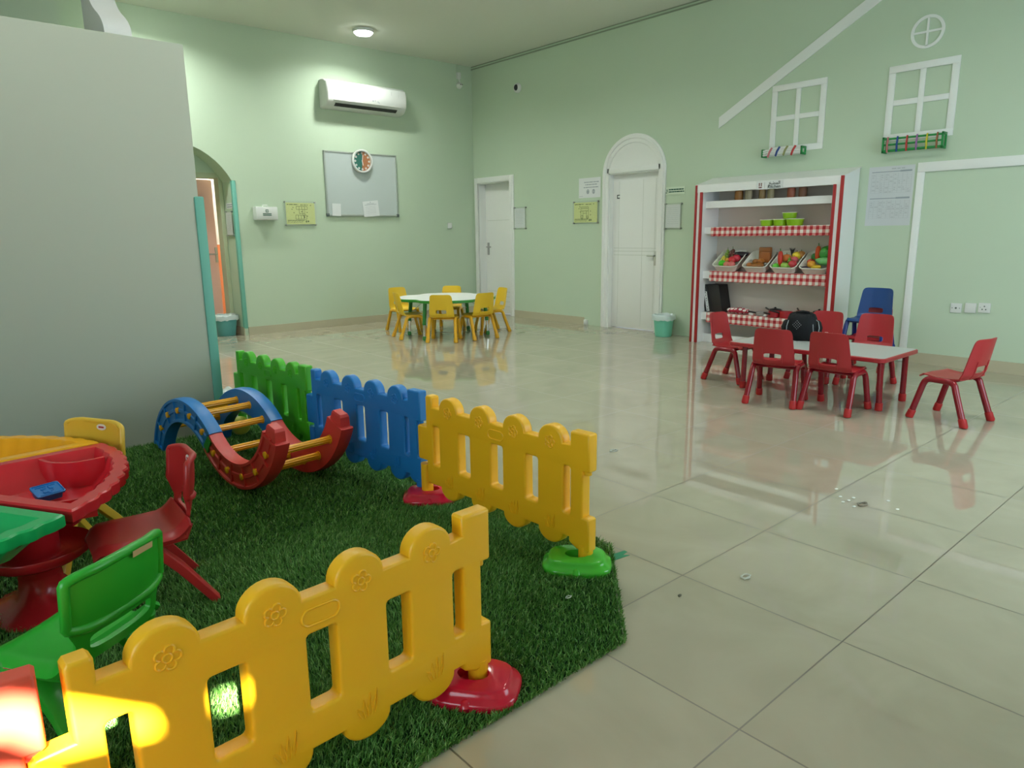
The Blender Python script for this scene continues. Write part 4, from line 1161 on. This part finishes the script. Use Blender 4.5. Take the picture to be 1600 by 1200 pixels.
# ---- red rectangular table
rt = thing('school_table', 'low rectangular table with pale grey top and red edge and legs', 'table', (5.432, 2.515, 0))
TW, TL, TH = .645, 1.225, .392
MB().loft([[(x * k, y * kk, z) for x, y in rrect(TW, TL, .035, 5)] for k, kk, z in ((.985, .992, TH - .032), (1, 1, TH - .027), (1, 1, TH - .006), (.985, .992, TH - .0005))]).build('edge_band', S_RED, rt, smooth=40)
MB().loft([[(x, y, z) for x, y in rrect(TW - .022, TL - .022, .03, 5)] for z in (TH - .004, TH)]).build('table_top', GREYTOP, rt, smooth=0)
for sx in (1, -1):
    for sy in (1, -1):
        ax_, ay = sx * (TW / 2 - .095), sy * (TL / 2 - (.058 if sy < 0 else .105)); bx_, by = sx * (TW / 2 - .11) , sy * (TL / 2 - .10) 
        lg = MB().tube([(ax_, ay, TH - .03), (ax_ + sx * -.012, ay + sy * .010, .03)], .021, 14).lathe([(.035, 0), (.035, .006)], 14, (ax_, ay, TH - .038)).build('leg', S_REDL, rt)
        MB().lathe([(.024, 0), (.0265, .003), (.026, .055), (.021, .058)], 14, (ax_ - sx * .012, ay + sy * .010, .001)).build('foot_cap', S_REDF, lg)

# ---- green edged clover table
gt = thing('clover_table', 'low clover shaped table with white top and green edge by the back wall', 'table', (5.40, 7.41, 0))
H2 = .500; a0 = math.radians(234)
def clover(R_, z, n=96):
    out = []
    for i in range(n):
        a = 2 * PI * i / n; k = R_ * (1 - .085 * (max(0, -math.cos(4 * (a - a0)))) ** 3 * 1.6)
        out.append((k * math.cos(a), k * math.sin(a), z))
    return out
MB().loft([clover(.622, H2 - .036), clover(.632, H2 - .030), clover(.632, H2 - .005), clover(.624, H2 - .0005)]).build('edge_band', mat('green table edge', (.03, .26, .03), .35), gt)
MB().loft([clover(.618, H2 - .004), clover(.618, H2)]).build('table_top', WHITEG, gt, smooth=0)
GLEG = mat('green enamelled tube', (.03, .24, .04), .3)
for x, y in ((-.50, -.20), (-.36, .34), (.37, -.36), (.50, .21)):
    lg = MB().tube([(x * .94, y * .94, H2 - .036), (x, y, .19)], .024, 14).build('leg', GLEG, gt)
    MB().tube([(x, y, .19), (x * 1.015, y * 1.015, .05)], .0175, 12).build('leg_extension', CHROME, lg)
    MB().lathe([(.016, 0), (.024, .006), (.026, .03), (.02, .052)], 14, (x * 1.015, y * 1.015, .001)).build('foot_cap', GLEG, lg)
    MB().tube([(x * .95, y * .95, .30), (x * .55, y * .55, H2 - .04)], .004, 6).build('brace_wire', METAL, lg)

# ---- bins
def make_bin(m, label, loc, r0, r1, h):
    o = thing('waste_bin', label, 'waste bin', loc, .2)
    n = 40
    def sq(r_, z, e=.8):
        return [(r_ * math.copysign(abs(math.cos(2 * PI * i / n)) ** e, math.cos(2 * PI * i / n)), r_ * math.copysign(abs(math.sin(2 * PI * i / n)) ** e, math.sin(2 * PI * i / n)), z) for i in range(n)]
    MB().loft([sq(r0 * .96, .001), sq(r0, .008), sq(r0 + (r1 - r0) * .78, h * .78), sq(r1 + .004, h * .80), sq(r1 + .004, h * .83), sq(r1 + .002, h * .98), sq(r1 + .010, h), sq(r1 - .006, h), sq(r0 - .006, .012)]).build('bin_body', m, o, smooth=45)
    rr_ = random.Random(3); R1 = []
    for z, rad, amp in ((h * .52, r1 - .016, .002), (h - .002, r1 - .009, .002), (h + .014, r1 + .002, .005), (h + .004, r1 + .020, .006), (h - .030, r1 + .018, .004), (h - .055, r1 + .021, .006)):
        base = sq(rad, z)
        R1.append([(x * (1 + amp * 4 * math.sin(9 * i * .7 + z * 30) * .25), y * (1 + amp * 4 * math.cos(7 * i * .6) * .25), zz + rr_.uniform(-amp, amp) * 1.6) for i, (x, y, zz) in enumerate(base)])
    MB().loft(R1, cap0=False, cap1=False).build('bin_liner', LINER, o, smooth=60)
    return o
make_bin(BINTEAL, 'teal waste bin with a clear liner in the archway', (3.30, 9.53, 0), .115, .145, .265)
make_bin(BINMINT, 'mint green waste bin with a clear liner between arched door and kitchen', (7.235, 5.345, 0), .098, .122, .262)

# ================================================================== play kitchen shelf
XF = 7.07; KY0, KY1 = 3.157, 4.838; ZF, ZW = 1.79, 1.885
ks = thing('kitchen_shelf', 'white play kitchen shelf unit with red stripes standing against the right wall', 'shelf unit')
for y0, y1 in ((KY0 + .004, KY0 + .098), (KY1 - .098, KY1 - .004)):
    prof = [(XF, .001), (XB - .016, .001), (XB - .016, ZW - .005), (XF, ZF - .005)]
    MB().loft([[(x, y, z) for x, z in prof] for y in (y0, y1)]).build('side_panel', WHITEG, ks, smooth=0)
MB().loft([[(x, y, z) for x, z in ((XF - .004, ZF - .004), (XB - .005, ZW - .004), (XB - .005, ZW + .006), (XF - .004, ZF + .006))] for y in (KY0 - .004, KY1 + .004)]).build('roof_panel', WHITEG, ks, smooth=0)
MB().box(XF - .006, XF + .016, KY0 + .035, KY1 - .026, 1.712, ZF - .004).build('header_board', WHITEG, ks, smooth=0)
MB().box(XB - .016, XB - .004, KY0 + .05, KY1 - .05, .001, ZW - .02).build('back_panel', mat('pinkish back panel', (.66, .60, .54), .5), ks, smooth=0)
SHELF_Z = [(1.616, 1.540), (1.327, 1.252), (.832, .748), (.356, .272)]
for zt, zb in SHELF_Z:
    MB().box(7.145, XB - .016, KY0 + .098, KY1 - .098, zb + .01, zt).box(7.138, 7.150, KY0 + .098, KY1 - .098, zb, zt).build('shelf_board', WHITEG, ks, smooth=0)
MB().box(7.20, 7.215, KY0 + .098, KY1 - .098, .002, .10).build('plinth', WHITEG, ks, smooth=0)
for y0, y1, zt in ((KY0, KY0 + .034, ZF + .004), (KY0 + .072, KY0 + .102, 1.716), (KY1 - .026, KY1, ZF + .004), (KY1 - .100, KY1 - .064, 1.716)):
    MB().box(XF - .012, XF + .004, y0, y1, .001, zt, r=.004).build('red_strip', STRIPE, ks)
ksn = thing('kitchen_sign', 'small white sign reading Kitchen on the top board of the play shelf', 'sign')
M = frame((XF - .012, 3.930, 1.748), (0, -1, 0), (0, 0, 1))
MB().box(-.150, .150, -.042, .044, 0, .004, M=M).build('sign_plate', PAPER, ksn, smooth=0)
MB().text('Kitchen', .046, M=M @ Matrix.Translation((.055, -.020, .0048)), th=.0008, bold=.0008).build('english_lettering', INK, ksn, smooth=0)
t = MB().text('\uFEA6\uFE92\uFEC4\uFEE4\uFEDF\u200C\uFE8D'.replace('\u200C', ''), .046, M=M @ Matrix.Translation((.058, .016, .0048)), th=.0008, bold=.0008)
t.build('arabic_lettering', INK, ksn, smooth=0)
MB().box(-.052, -.0505, -.03, .03, .004, .0048, M=M).build('sign_line', INK, ksn, smooth=0)
ic = MB()
for dx in (-.112, -.088):
    ic.lathe([(.007, .004), (.007, .0048)], 10, (dx, .018, 0), M=M).box(dx - .005, dx + .005, -.010, .014, .004, .0048, M=M)
ic.box(-.118, -.082, -.028, -.016, .004, .0048, M=M)
ic.build('sign_emblem', mat('dark red emblem', (.18, .05, .04), .5), ksn, smooth=0)

# gingham cloths hung over three shelves
def cloth(zt, zb, y0, y1, label):
    n = 150; P = []; UVS = []
    xf = 7.132; rows = [(XB - .03, zt + .0015), (xf + .003, zt + .0017), (xf, zt - .004), (xf - .002, zt - .03), (xf - .003, zt - .07), (xf - .004, zb)]
    G = []
    for k, (x, z) in enumerate(rows):
        row = []
        for i in range(n + 1):
            y = y1 + (y0 - y1) * i / n; dz = 0
            if k == len(rows) - 1: dz = -.007 * abs(math.sin(PI * i / n * (y1 - y0) / .066)) + .004
            row.append((x - (.0015 * math.sin(i * .7) if k > 3 else 0), y, z + dz))
        G.append(row)
    mb = MB().grid(G, .0016)
    o = mb.build('gingham_cloth', GINGHAM, smooth=60, uv=lambda co, _: (co.y / .066, (co.z if co.x < xf + .006 else zt + (co.x - xf)) / .066))
    return tag(o, label, 'cloth', 'gingham cloths on the shelves')
cloth(1.327, 1.228, 3.262, 4.655, 'red gingham cloth hanging over the shelf with the lime bowls')
cloth(.832, .722, 3.262, 4.650, 'red gingham cloth hanging over the shelf with the food baskets')
cloth(.356, .246, 3.262, 4.665, 'red gingham cloth hanging over the lowest shelf under the toy pans')

# jars on the top shelf
GLASSY = mat('clear jar glass', (.75, .72, .62), .05, .5, Alpha=.05)
z1 = 1.617
jars = [(4.385, .046, (.42, .17, .03), 'jar with amber filling, leftmost on the top kitchen shelf', (.45, .05, .03)), (4.265, .040, (.52, .44, .28), 'pale filled glass jar second from left on the top kitchen shelf', (.5, .42, .26)),
        (4.105, .036, (.38, .24, .09), 'light brown jar just left of the Kitchen sign bottom', (.35, .25, .12)), (4.005, .036, (.48, .40, .22), 'cream filled jar right under the Kitchen sign', (.45, .38, .2)),
        (3.775, .042, (.45, .11, .05), 'jar with reddish filling on the top kitchen shelf right of the sign', (.4, .1, .06)), (3.650, .042, (.24, .09, .04), 'jar with dark brown filling, rightmost on the top kitchen shelf', (.25, .1, .05))]
for y, r_, c_, lab, lc in jars:
    o = thing('storage_jar', lab, 'jar', (7.235, y, z1), 0, 'jars on the top shelf')
    MB().lathe([(r_ * .9, .001), (r_, .008), (r_, .088), (r_ * .9, .098)], 20).build('jar_filling', mat('jar filling', c_, .5), o)
    MB().lathe([(r_ + .0015, .0005), (r_ + .003, .01), (r_ + .003, .098), (r_ * .8, .112)], 20).build('jar_glass', GLASSY, o)
    MB().lathe([(r_ * .85, .108), (r_ * .9, .112), (r_ * .9, .130), (r_ * .8, .133)], 20).build('jar_lid', mat('jar lid', lc, .4), o)

# lime bowls
BOWLIN = mat('pale bowl rim', (.70, .74, .55), .4)
def bowl(y, z, r_, h, lab):
    o = thing('toy_bowl', lab, 'bowl', (7.215, y, z), 0, 'lime bowls')
    MB().lathe([(r_ * .80, 0), (r_ * .86, .003), (r_ * .95, h * .55), (r_, h * .93), (r_ * .96, h * .93), (r_ * .80, .008)], 28).build('bowl_body', LIMEB, o, smooth=40)
    MB().lathe([(r_ * 1.0, h * .90), (r_ * 1.02, h * .92), (r_ * 1.02, h), (r_ * .95, h), (r_ * .95, h * .9)], 28).build('bowl_rim', BOWLIN, o, smooth=40)
zc = 1.3295
bowl(4.015, zc, .074, .068, 'lime green bowl at the left end of the lower row on the kitchen shelf')
bowl(3.865, zc, .074, .070, 'lime green bowl in the middle of the lower row on the kitchen shelf')
bowl(3.702, zc, .090, .072, 'wider lime green bowl at the right end of the row on the kitchen shelf')
bowl(3.765, zc + .071, .074, .066, 'lime green bowl sitting on top of two other bowls')

# ---- food baskets: tilted white trays
def basket(yc_, wid, lab):
    o = thing('food_basket', lab, 'basket', (7.125, yc_, .8345), 0, 'food baskets')
    W2 = wid / 2
    def ring(x0, x1, z0, z1, w_, n=5):
        pts = rrect(1, 1, .16, n); out = []
        for (a, b) in pts: out.append((x0 + (x1 - x0) * (a + .5), b * 2 * w_, z0 + (z1 - z0) * (a + .5)))
        return out
    R = [ring(.045, .205, 0, .055, W2 * .72), ring(.005, .245, .052, .218, W2 * .96), ring(-.004, .252, .056, .226, W2 * 1.0), ring(-.004, .252, .063, .233, W2 * 1.0), ring(.004, .246, .064, .232, W2 * .95), ring(.040, .205, .016, .080, W2 * .72)]
    MB().loft(R).build('basket_body', WICK, o, smooth=45)
    return o
BK = [(4.468, .325, 'white basket of mixed toy fruit, leftmost on the kitchen shelf'), (4.103, .300, 'white basket of brown toy bread, second from left'), (3.770, .305, 'white basket of colourful toy fruit, third from left'), (3.440, .310, 'white basket of toy vegetables at the right end')]
for b_ in BK: basket(*b_)
FM = {}
def fmat(c):
    if c not in FM: FM[c] = mat('toy food ' + str(len(FM)), c, .35)
    return FM[c]
def food(bi, name, lab, u, t, kind, c, size=1.0, c2=None, rot=0.0, lift=0.0):
    """u across the basket (-1 left .. 1 right), t from the low front (0) to the raised back (1)"""
    yb_, wd, _ = BK[bi]
    x = 7.125 + .040 + .165 * t; y = yb_ - u * wd * .36; z = .8345 + .036 + .098 * t
    o = thing(name, lab, 'toy food', (x, y, z + lift), rot, ['toy fruit in the first basket', 'toy bread in the second basket', 'toy fruit in the third basket', 'toy vegetables in the fourth basket'][bi])
    m = fmat(c); s_ = size * 1.22
    if kind == 'round':
        MB().ball((0, 0, .034 * s_), (.036 * s_, .036 * s_, .034 * s_), 16, fn=lambda d: 1 - .12 * max(0, d[2] - .6) / .4).build('flesh', m, o)
        MB().tube([(0, 0, .060 * s_), (.004, .002, .074 * s_)], .0035, 6).build('stalk', fmat(c2 or (.10, .14, .02)), o)
    elif kind == 'pear':
        MB().lathe([(.004, 0), (.028 * s_, .008 * s_), (.034 * s_, .030 * s_), (.026 * s_, .055 * s_), (.015 * s_, .075 * s_), (.004, .086 * s_)], 16).build('flesh', m, o, smooth=60)
        MB().tube([(0, 0, .083 * s_), (.004, 0, .10 * s_)], .003, 6).build('stalk', fmat((.12, .08, .02)), o)
    elif kind == 'long':
        pts = [(-.012 * math.sin(PI * k / 8), 0, .020 + (.115 * s_) * k / 8) for k in range(9)]
        MB().tube(pts, [.004, .011 * s_, .015 * s_, .017 * s_, .018 * s_, .018 * s_, .018 * s_, .016 * s_, .010 * s_], 12).build('flesh', m, o, smooth=60)
        MB().tube([pts[-1], (.004, .004, .150 * s_)], .005, 6).build('stalk', fmat(c2 or (.05, .2, .02)), o)
    elif kind == 'lying':
        pts = [(.012 * math.sin(PI * k / 8), -.06 * s_ + .12 * s_ * k / 8, .028 * s_ + .012 * s_ * (2 * k / 8 - 1) ** 2) for k in range(9)]
        MB().tube(pts, [.006 * s_, .016 * s_, .022 * s_, .025 * s_, .026 * s_, .025 * s_, .022 * s_, .015 * s_, .006 * s_], 14).build('flesh', m, o, smooth=60)
        MB().tube([pts[-1], (pts[-1][0] + .003, pts[-1][1] + .014 * s_, pts[-1][2] + .004)], .005 * s_, 6).build('stalk', fmat(c2 or (.05, .2, .02)), o)
    elif kind == 'grapes':
        g = MB(); r_ = random.Random(int(u * 100) + bi)
        for k in range(22):
            q = 1 - k / 26; g.ball((r_.uniform(-.03, .03) * q * s_, r_.uniform(-.03, .03) * q * s_, .012 + .075 * s_ * k / 22), .013 * s_, 8)
        g.build('berries', m, o); MB().tube([(0, 0, .08 * s_), (.004, .004, .11 * s_)], .003, 6).build('stalk', fmat(c2 or (.08, .2, .03)), o)
    elif kind == 'bun':
        MB().ball((0, 0, .022 * s_), (.040 * s_, .030 * s_, .024 * s_), 14, fn=lambda d: 1 + .06 * math.sin(9 * d[0] + 5 * d[1])).build('crust', m, o)
    elif kind == 'loaf':
        MB().box(-.022, .022, -.050 * s_, .050 * s_, 0, .098 * s_, r=.010).build('crust', m, o)
    elif kind == 'leafy':
        MB().ball((0, 0, .050 * s_), (.056 * s_, .056 * s_, .050 * s_), 24, fn=lambda d: 1 + .10 * math.sin(8 * math.atan2(d[1], d[0]) + 5 * d[2]) * (1 - abs(d[2]) * .5)).build('leaves', m, o, smooth=60)
        MB().ball((-.035 * s_, .01, .045 * s_), (.024 * s_, .045 * s_, .040 * s_), 14, fn=lambda d: 1 + .12 * math.sin(9 * d[1])).build('outer_leaf', fmat(c2 or (.05, .30, .05)), o)
    elif kind == 'crown':
        g = MB()
        for k in range(7):
            a = 2 * PI * k / 7; g.tube([(0, 0, 0), (.012 * math.cos(a), .012 * math.sin(a), .05), (.03 * math.cos(a), .03 * math.sin(a), .085)], [.006, .006, .001], 5)
        g.build('leaves', m, o)
    return o
b = 0
food(b, 'toy_apple', 'lime green toy apple at the front left of the leftmost basket', -.45, .12, 'round', (.08, .55, .02))
food(b, 'toy_peach', 'pale pink toy peach at the front of the leftmost basket', .15, .02, 'round', (.62, .20, .14), .95)
food(b, 'toy_peach', 'salmon toy peach at the front right corner of the leftmost basket', .62, .05, 'round', (.62, .14, .12), .95)
food(b, 'toy_tomato', 'red toy tomato in the right middle of the leftmost basket', .40, .38, 'round', (.55, .02, .03), 1.05, lift=.012)
food(b, 'toy_tomato', 'crimson toy tomato behind the other tomato in the leftmost basket', .70, .55, 'round', (.50, .02, .04), 1.05, lift=.015)
food(b, 'toy_pear', 'yellow toy pear behind the lime apple in the leftmost basket', -.60, .45, 'pear', (.60, .50, .06), .9)
food(b, 'toy_orange', 'orange toy mandarin in the centre of the leftmost basket', -.10, .40, 'round', (.60, .28, .03), .85, lift=.01)
food(b, 'toy_grapes', 'brownish purple toy grapes at the back of the leftmost basket', .05, .80, 'grapes', (.16, .05, .04), 1.2)
food(b, 'toy_grapes', 'green toy grapes at the back left of the leftmost basket', -.50, .82, 'grapes', (.22, .36, .06), 1.1)
food(b, 'toy_aubergine', 'dark toy aubergine at the back right of the leftmost basket', .85, .92, 'lying', (.02, .012, .02), 1.1, rot=.3, lift=.02)
b = 1
BR = (.34, .115, .022)
for k, (u, t, sz, ro, l) in enumerate(((-.62, .05, 1.0, .3, 'front left'), (-.05, .02, .95, 1.2, 'front middle'), (.50, .05, 1.0, -.2, 'front right'), (-.25, .40, 1.05, .8, 'middle left'), (.30, .42, 1.1, .1, 'middle right'))):
    food(b, 'toy_bread_roll', 'small brown toy bread roll at the %s of the bread basket' % l, u, t, 'bun', (BR[0] * (1 - .08 * (k % 2)), BR[1], BR[2]), sz, rot=ro, lift=.01)
food(b, 'toy_toast', 'upright brown toy toast slice at the back of the bread basket', .25, .98, 'loaf', (.36, .12, .025), 1.15)
food(b, 'toy_toast', 'second brown toy toast slice leaning in front in the bread basket', .55, .70, 'loaf', (.33, .10, .02), .95)
b = 2
food(b, 'toy_lime', 'green toy lime at the front left corner of the third basket', -.80, .02, 'round', (.10, .45, .03), .85)
food(b, 'toy_chilli', 'long red toy chilli standing at the left of the third basket', -.48, .12, 'long', (.58, .03, .015), 1.15, rot=.5)
food(b, 'toy_peach', 'orange red toy peach in the middle left of the third basket', -.20, .58, 'round', (.62, .17, .04), 1.2, lift=.012)
food(b, 'toy_apple', 'pale green toy apple at the front of the third basket', .05, .05, 'round', (.30, .48, .08), .95)
food(b, 'toy_grapes', 'green toy grapes in the centre of the third basket', .38, .25, 'grapes', (.15, .34, .04), .9)
food(b, 'toy_apple', 'red toy apple at the right of the third basket', .72, .22, 'round', (.50, .04, .05), 1.0)
food(b, 'toy_apple', 'pinkish red toy apple behind the red apple in the third basket', .62, .55, 'round', (.52, .09, .10), .95, lift=.012)
food(b, 'toy_lemon', 'bright yellow toy lemon at the back right of the third basket', .62, .85, 'round', (.75, .60, .03), 1.1, lift=.02)
food(b, 'toy_orange', 'orange toy fruit in the far right corner of the third basket', .95, 1.0, 'round', (.55, .24, .05), 1.0, lift=.02)
food(b, 'toy_pineapple_top', 'dark spiky toy pineapple top at the back of the third basket', .05, .95, 'crown', (.05, .05, .05), 1.0, lift=.05)
b = 3
food(b, 'toy_plum', 'dark purple toy plum at the front left of the vegetable basket', -.70, .02, 'lying', (.03, .012, .03), .7, rot=.2)
food(b, 'toy_tomato', 'red toy tomato behind the plum in the vegetable basket', -.62, .45, 'round', (.50, .05, .03), .95)
food(b, 'toy_mango', 'orange yellow toy mango in the vegetable basket', -.38, .18, 'round', (.65, .30, .03), 1.0, lift=.005)
food(b, 'toy_carrot', 'orange red toy carrot standing upright in the vegetable basket', -.10, .60, 'long', (.62, .08, .015), 1.2)
food(b, 'toy_sweetcorn', 'yellow toy corn lying at the front of the vegetable basket', .10, .02, 'lying', (.72, .46, .02), .95, rot=-.3)
food(b, 'toy_lettuce', 'bright green toy lettuce at the back of the vegetable basket', .55, .90, 'leafy', (.06, .42, .05), 1.15, lift=.02)
food(b, 'toy_marrow', 'pale green toy marrow at the right of the vegetable basket', .60, .35, 'lying', (.16, .52, .18), 1.3, rot=-.25, lift=.015)
food(b, 'toy_pepper', 'dark green toy pepper at the back left of the vegetable basket', -.55, .90, 'round', (.03, .22, .05), 1.0, lift=.01)

# ---- black box file with letter cards on its spine
bf = thing('box_file', 'black box file leaning in the left corner of the lowest kitchen shelf', 'file', (7.19, 4.728, .3585), 0)
L = Matrix.Rotation(math.radians(-14), 4, 'X') @ frame((0, 0, 0), (0, -1, 0), (0, 0, 1))
L = frame((0, 0, 0), (0, -1, 0), (0, .21, 1))
MB().box(0, .085, .000, .325, -.10, .0, r=.004, M=L).build('file_spine', DARK, bf)
MB().box(.083, .232, .000, .325, -.20, -.006, r=.003, M=L).build('file_cover', mat('black leatherette', (.014, .012, .011), .55, bump=.2, bscale=300), bf)
cd = MB()
for k, ch in enumerate('CREATIVE'):
    zz = .258 - k * .033
    if k > 0: cd.box(.030, .066, zz - .016, zz + .016, .0005, .0018, mi=0, M=L)
    cd.text(ch, .030, mi=1 if k else 2, M=L @ Matrix.Translation((.048, zz, .0024)), th=.0006, bold=.0006)
cd.build('letter_card', [PAPER, INK, INKG], bf, smooth=0)

# ---- toy pans and cloth on the lowest shelf
zs = .3585
pd = MB().ball((0, 0, .037), (.075, .150, .034), 24, fn=lambda d: 1 + .07 * math.sin(8 * d[1] + 3) + .04 * math.sin(11 * d[0]))
tag(pd.build('dotted_cloth', DOTS, loc=(7.225, 4.305, zs)), 'folded red cloth with white dots right of the black file', 'cloth')
P_R, P_K = fmat((.38, .012, .018)), mat('black pan plastic', (.010, .010, .010), .3)
def pan(y, x, r_, h, lab, body, inn, rot, lid=None, handle=.085, nm='toy_pan'):
    o = thing(nm, lab, 'toy pan', (x, y, zs), rot, 'toy pans on the lowest shelf')
    MB().lathe([(r_ * .85, 0), (r_, .006), (r_, h), (r_ * .93, h), (r_ * .80, .008)], 24).build('pan_body', body, o, smooth=40)
    MB().lathe([(r_ * .90, h * .55), (.002, h * .56)], 24).build('pan_base', inn, o, smooth=0)
    MB().tube([(r_ * .95, 0, h * .75), (r_ + handle * .5, 0, h * .95), (r_ + handle, 0, h * 1.15)], .009, 8).build('pan_handle', P_K, o)
    if lid:
        MB().lathe([(r_ * 1.02, h), (r_ * .9, h + .010), (r_ * .3, h + .018), (.002, h + .019)], 24).build('pan_lid', lid, o, smooth=40)
        MB().lathe([(.010, h + .018), (.014, h + .026), (.004, h + .032)], 12).build('lid_knob', P_K, o)
    return o
pan(4.020, 7.235, .072, .045, 'shallow grey toy pan with dark handle next to the dotted cloth', mat('grey pan', (.30, .28, .26), .3), P_K, 2.4)
pan(3.915, 7.320, .068, .066, 'red toy pot with black lid at the back of the lowest shelf', P_R, P_K, 1.2, P_K, nm='toy_pot')
pan(3.855, 7.180, .060, .052, 'black topped red toy pan at the front of the lowest shelf', P_R, P_K, 2.9)
pan(3.730, 7.215, .068, .070, 'larger red toy pot with tilted dark handle on the lowest shelf', P_R, fmat((.45, .02, .02)), 2.1, handle=.10, nm='toy_pot')
pan(3.560, 7.230, .066, .085, 'tall red toy pot just left of the black bag', P_R, fmat((.12, .05, .02)), .8, nm='toy_pot')
pan(3.385, 7.240, .062, .085, 'red toy pot with black lid hidden behind the black bag', P_R, P_K, .4, P_K, nm='toy_pot')
eg = MB().ball((0, 0, .018), (.020, .030, .018), 14)
tag(eg.build('toy_egg', STICK, loc=(7.165, 4.115, zs)), 'small white toy egg at the front edge of the lowest shelf', 'toy food')
eg2 = MB().ball((0, 0, .014), (.024, .020, .014), 14)
tag(eg2.build('toy_cup', STICK, loc=(7.158, 3.940, zs)), 'small white toy cup between the red pans on the lowest shelf', 'toy cup')

# ================================================================== black bag on the red table
hb = thing('black_bag', 'black quilted bag with a strap standing on the red edged table', 'bag', (5.585, 2.745, TH + .001), math.radians(28))
BAGM = mat('black bag fabric', (.004, .0045, .006), .6, .25, bump=.25, bscale=120)
def bring(z, w_, d_, n=36, e=.7):
    return [(d_ * math.copysign(abs(math.cos(2 * PI * i / n)) ** e, math.cos(2 * PI * i / n)), w_ * math.copysign(abs(math.sin(2 * PI * i / n)) ** e, math.sin(2 * PI * i / n)), z + .004 * math.sin(i * 1.7)) for i in range(n)]
MB().loft([bring(.004, .095, .060), bring(.012, .110, .070), bring(.06, .116, .076), bring(.13, .118, .076), bring(.180, .112, .068), bring(.210, .098, .052), bring(.226, .070, .032), bring(.230, .04, .014)]).build('bag_body', BAGM, hb, smooth=60)
for sy in (1, -1):
    MB().ball((.0, sy * .118, .095), (.055, .040, .070), 18, fn=lambda d: 1 + .05 * math.sin(9 * d[2])).build('side_pocket', BAGM, hb, smooth=60)
MB().tube([(-.02, -.05, .205), (-.03, -.045, .232), (-.03, .0, .238), (-.03, .045, .232), (-.02, .05, .205)], .009, 10).build('top_handle', BAGM, hb)
SIL = mat('silver piping', (.42, .45, .46), .35, metal=.3)
MB().tube([(-.052, -.125, .05), (-.062, -.130, .11), (-.05, -.120, .16), (-.03, -.085, .185)], .0025, 6).tube([(-.060, .118, .06), (-.068, .116, .12), (-.05, .105, .165)], .0025, 6).tube([(-.078, -.085, .02), (-.084, -.085, .09), (-.080, -.08, .14)], .0018, 6).build('piping', SIL, hb)
dm = MB()
for i in range(7):
    for j in range(4):
        y, z = .080 - j * .020 - (i % 2) * .010, .100 + i * .011
        if abs(y - .045) + abs(z - .133) < .045: dm.box(-.0835, -.0810, y - .002, y + .002, z - .003, z + .003)
dm.build('quilt_stud', SIL, hb, smooth=0)

# ================================================================== small things on the floor
tp = MB().plate([(-.055, -.022), (.040, -.022), (.020, -.004), (.052, .006), (.052, .022), (-.055, .022)], th=.0012)
tag(tp.build('tape_strip', TAPE, loc=(2.045, 1.693, .0008)), 'short torn strip of green tape on the tiles at the mat corner', 'tape'); bpy.data.objects['tape_strip'].rotation_euler = (0, 0, math.radians(-8)); 
CL = mat('clear plastic scrap', (.72, .74, .66), .15, Alpha=.6)
def scrap(x, y, s_, lab, seed, m=CL):
    r_ = random.Random(seed); g = MB()
    for k in range(3):
        a = r_.uniform(0, 2 * PI); q = [(s_ * math.cos(a + t) * (.6 + .4 * r_.random()), s_ * .6 * math.sin(a + t) * (.6 + .4 * r_.random()), .002 + .004 * r_.random()) for t in np.linspace(0, 4.6, 9)]
        g.tube(q, s_ * .10, 5)
    return tag(g.build('plastic_scrap', m, loc=(x, y, .0012)), lab, 'scrap')
scrap(2.252, 1.252, .028, 'small clear plastic scrap on the tiles in the middle foreground', 1)
scrap(3.300, 1.262, .034, 'greyish plastic scrap on the tiles left of the lone red chair reflection', 2, mat('grey scrap', (.22, .20, .15), .4))
scrap(3.10, 2.62, .030, 'clear plastic scrap on the tiles between the yellow fence and the red table', 3)
MB_ = MB().ball((0, 0, .004), (.010, .006, .004), 8); tag(MB_.build('crumb', mat('dark crumb', (.10, .09, .06), .6), loc=(1.954, 1.335, .0005)), 'tiny dark crumb on the tile near the green base', 'crumb')
sc2 = scrap(1.62, 1.56, .014, 'tiny pale paper scrap on the grass by the green base', 4, mat('pale scrap', (.45, .50, .42), .6)); sc2.location.z = .028
MB_ = MB().ball((0, 0, .005), (.007, .006, .005), 8); tag(MB_.build('bead', mat('orange bead', (.55, .18, .05), .5), loc=(.560, 1.262, .026)), 'tiny orange bead in the grass in front of the near fence', 'bead')

for x, y in ((3.42, 1.44), (3.33, 1.38), (3.36, 1.33), (3.31, 1.33), (3.27, 1.34), (3.25, 1.28), (3.44, 1.20), (3.36, 1.13)):  # flat white flecks modelled in place of bright glints on the tiles
    q = MB().ball((0, 0, .002), (.011, .008, .0018), 8)
    tag(q.build('floor_glint', mat('white floor glint', (.85, .86, .80), .5) if 'white floor glint' not in bpy.data.materials else bpy.data.materials['white floor glint'], loc=(x, y, .0004)), 'tiny white fleck put in as a glint on the tiles before the lone red chair', 'scrap', 'white glints on the tiles')
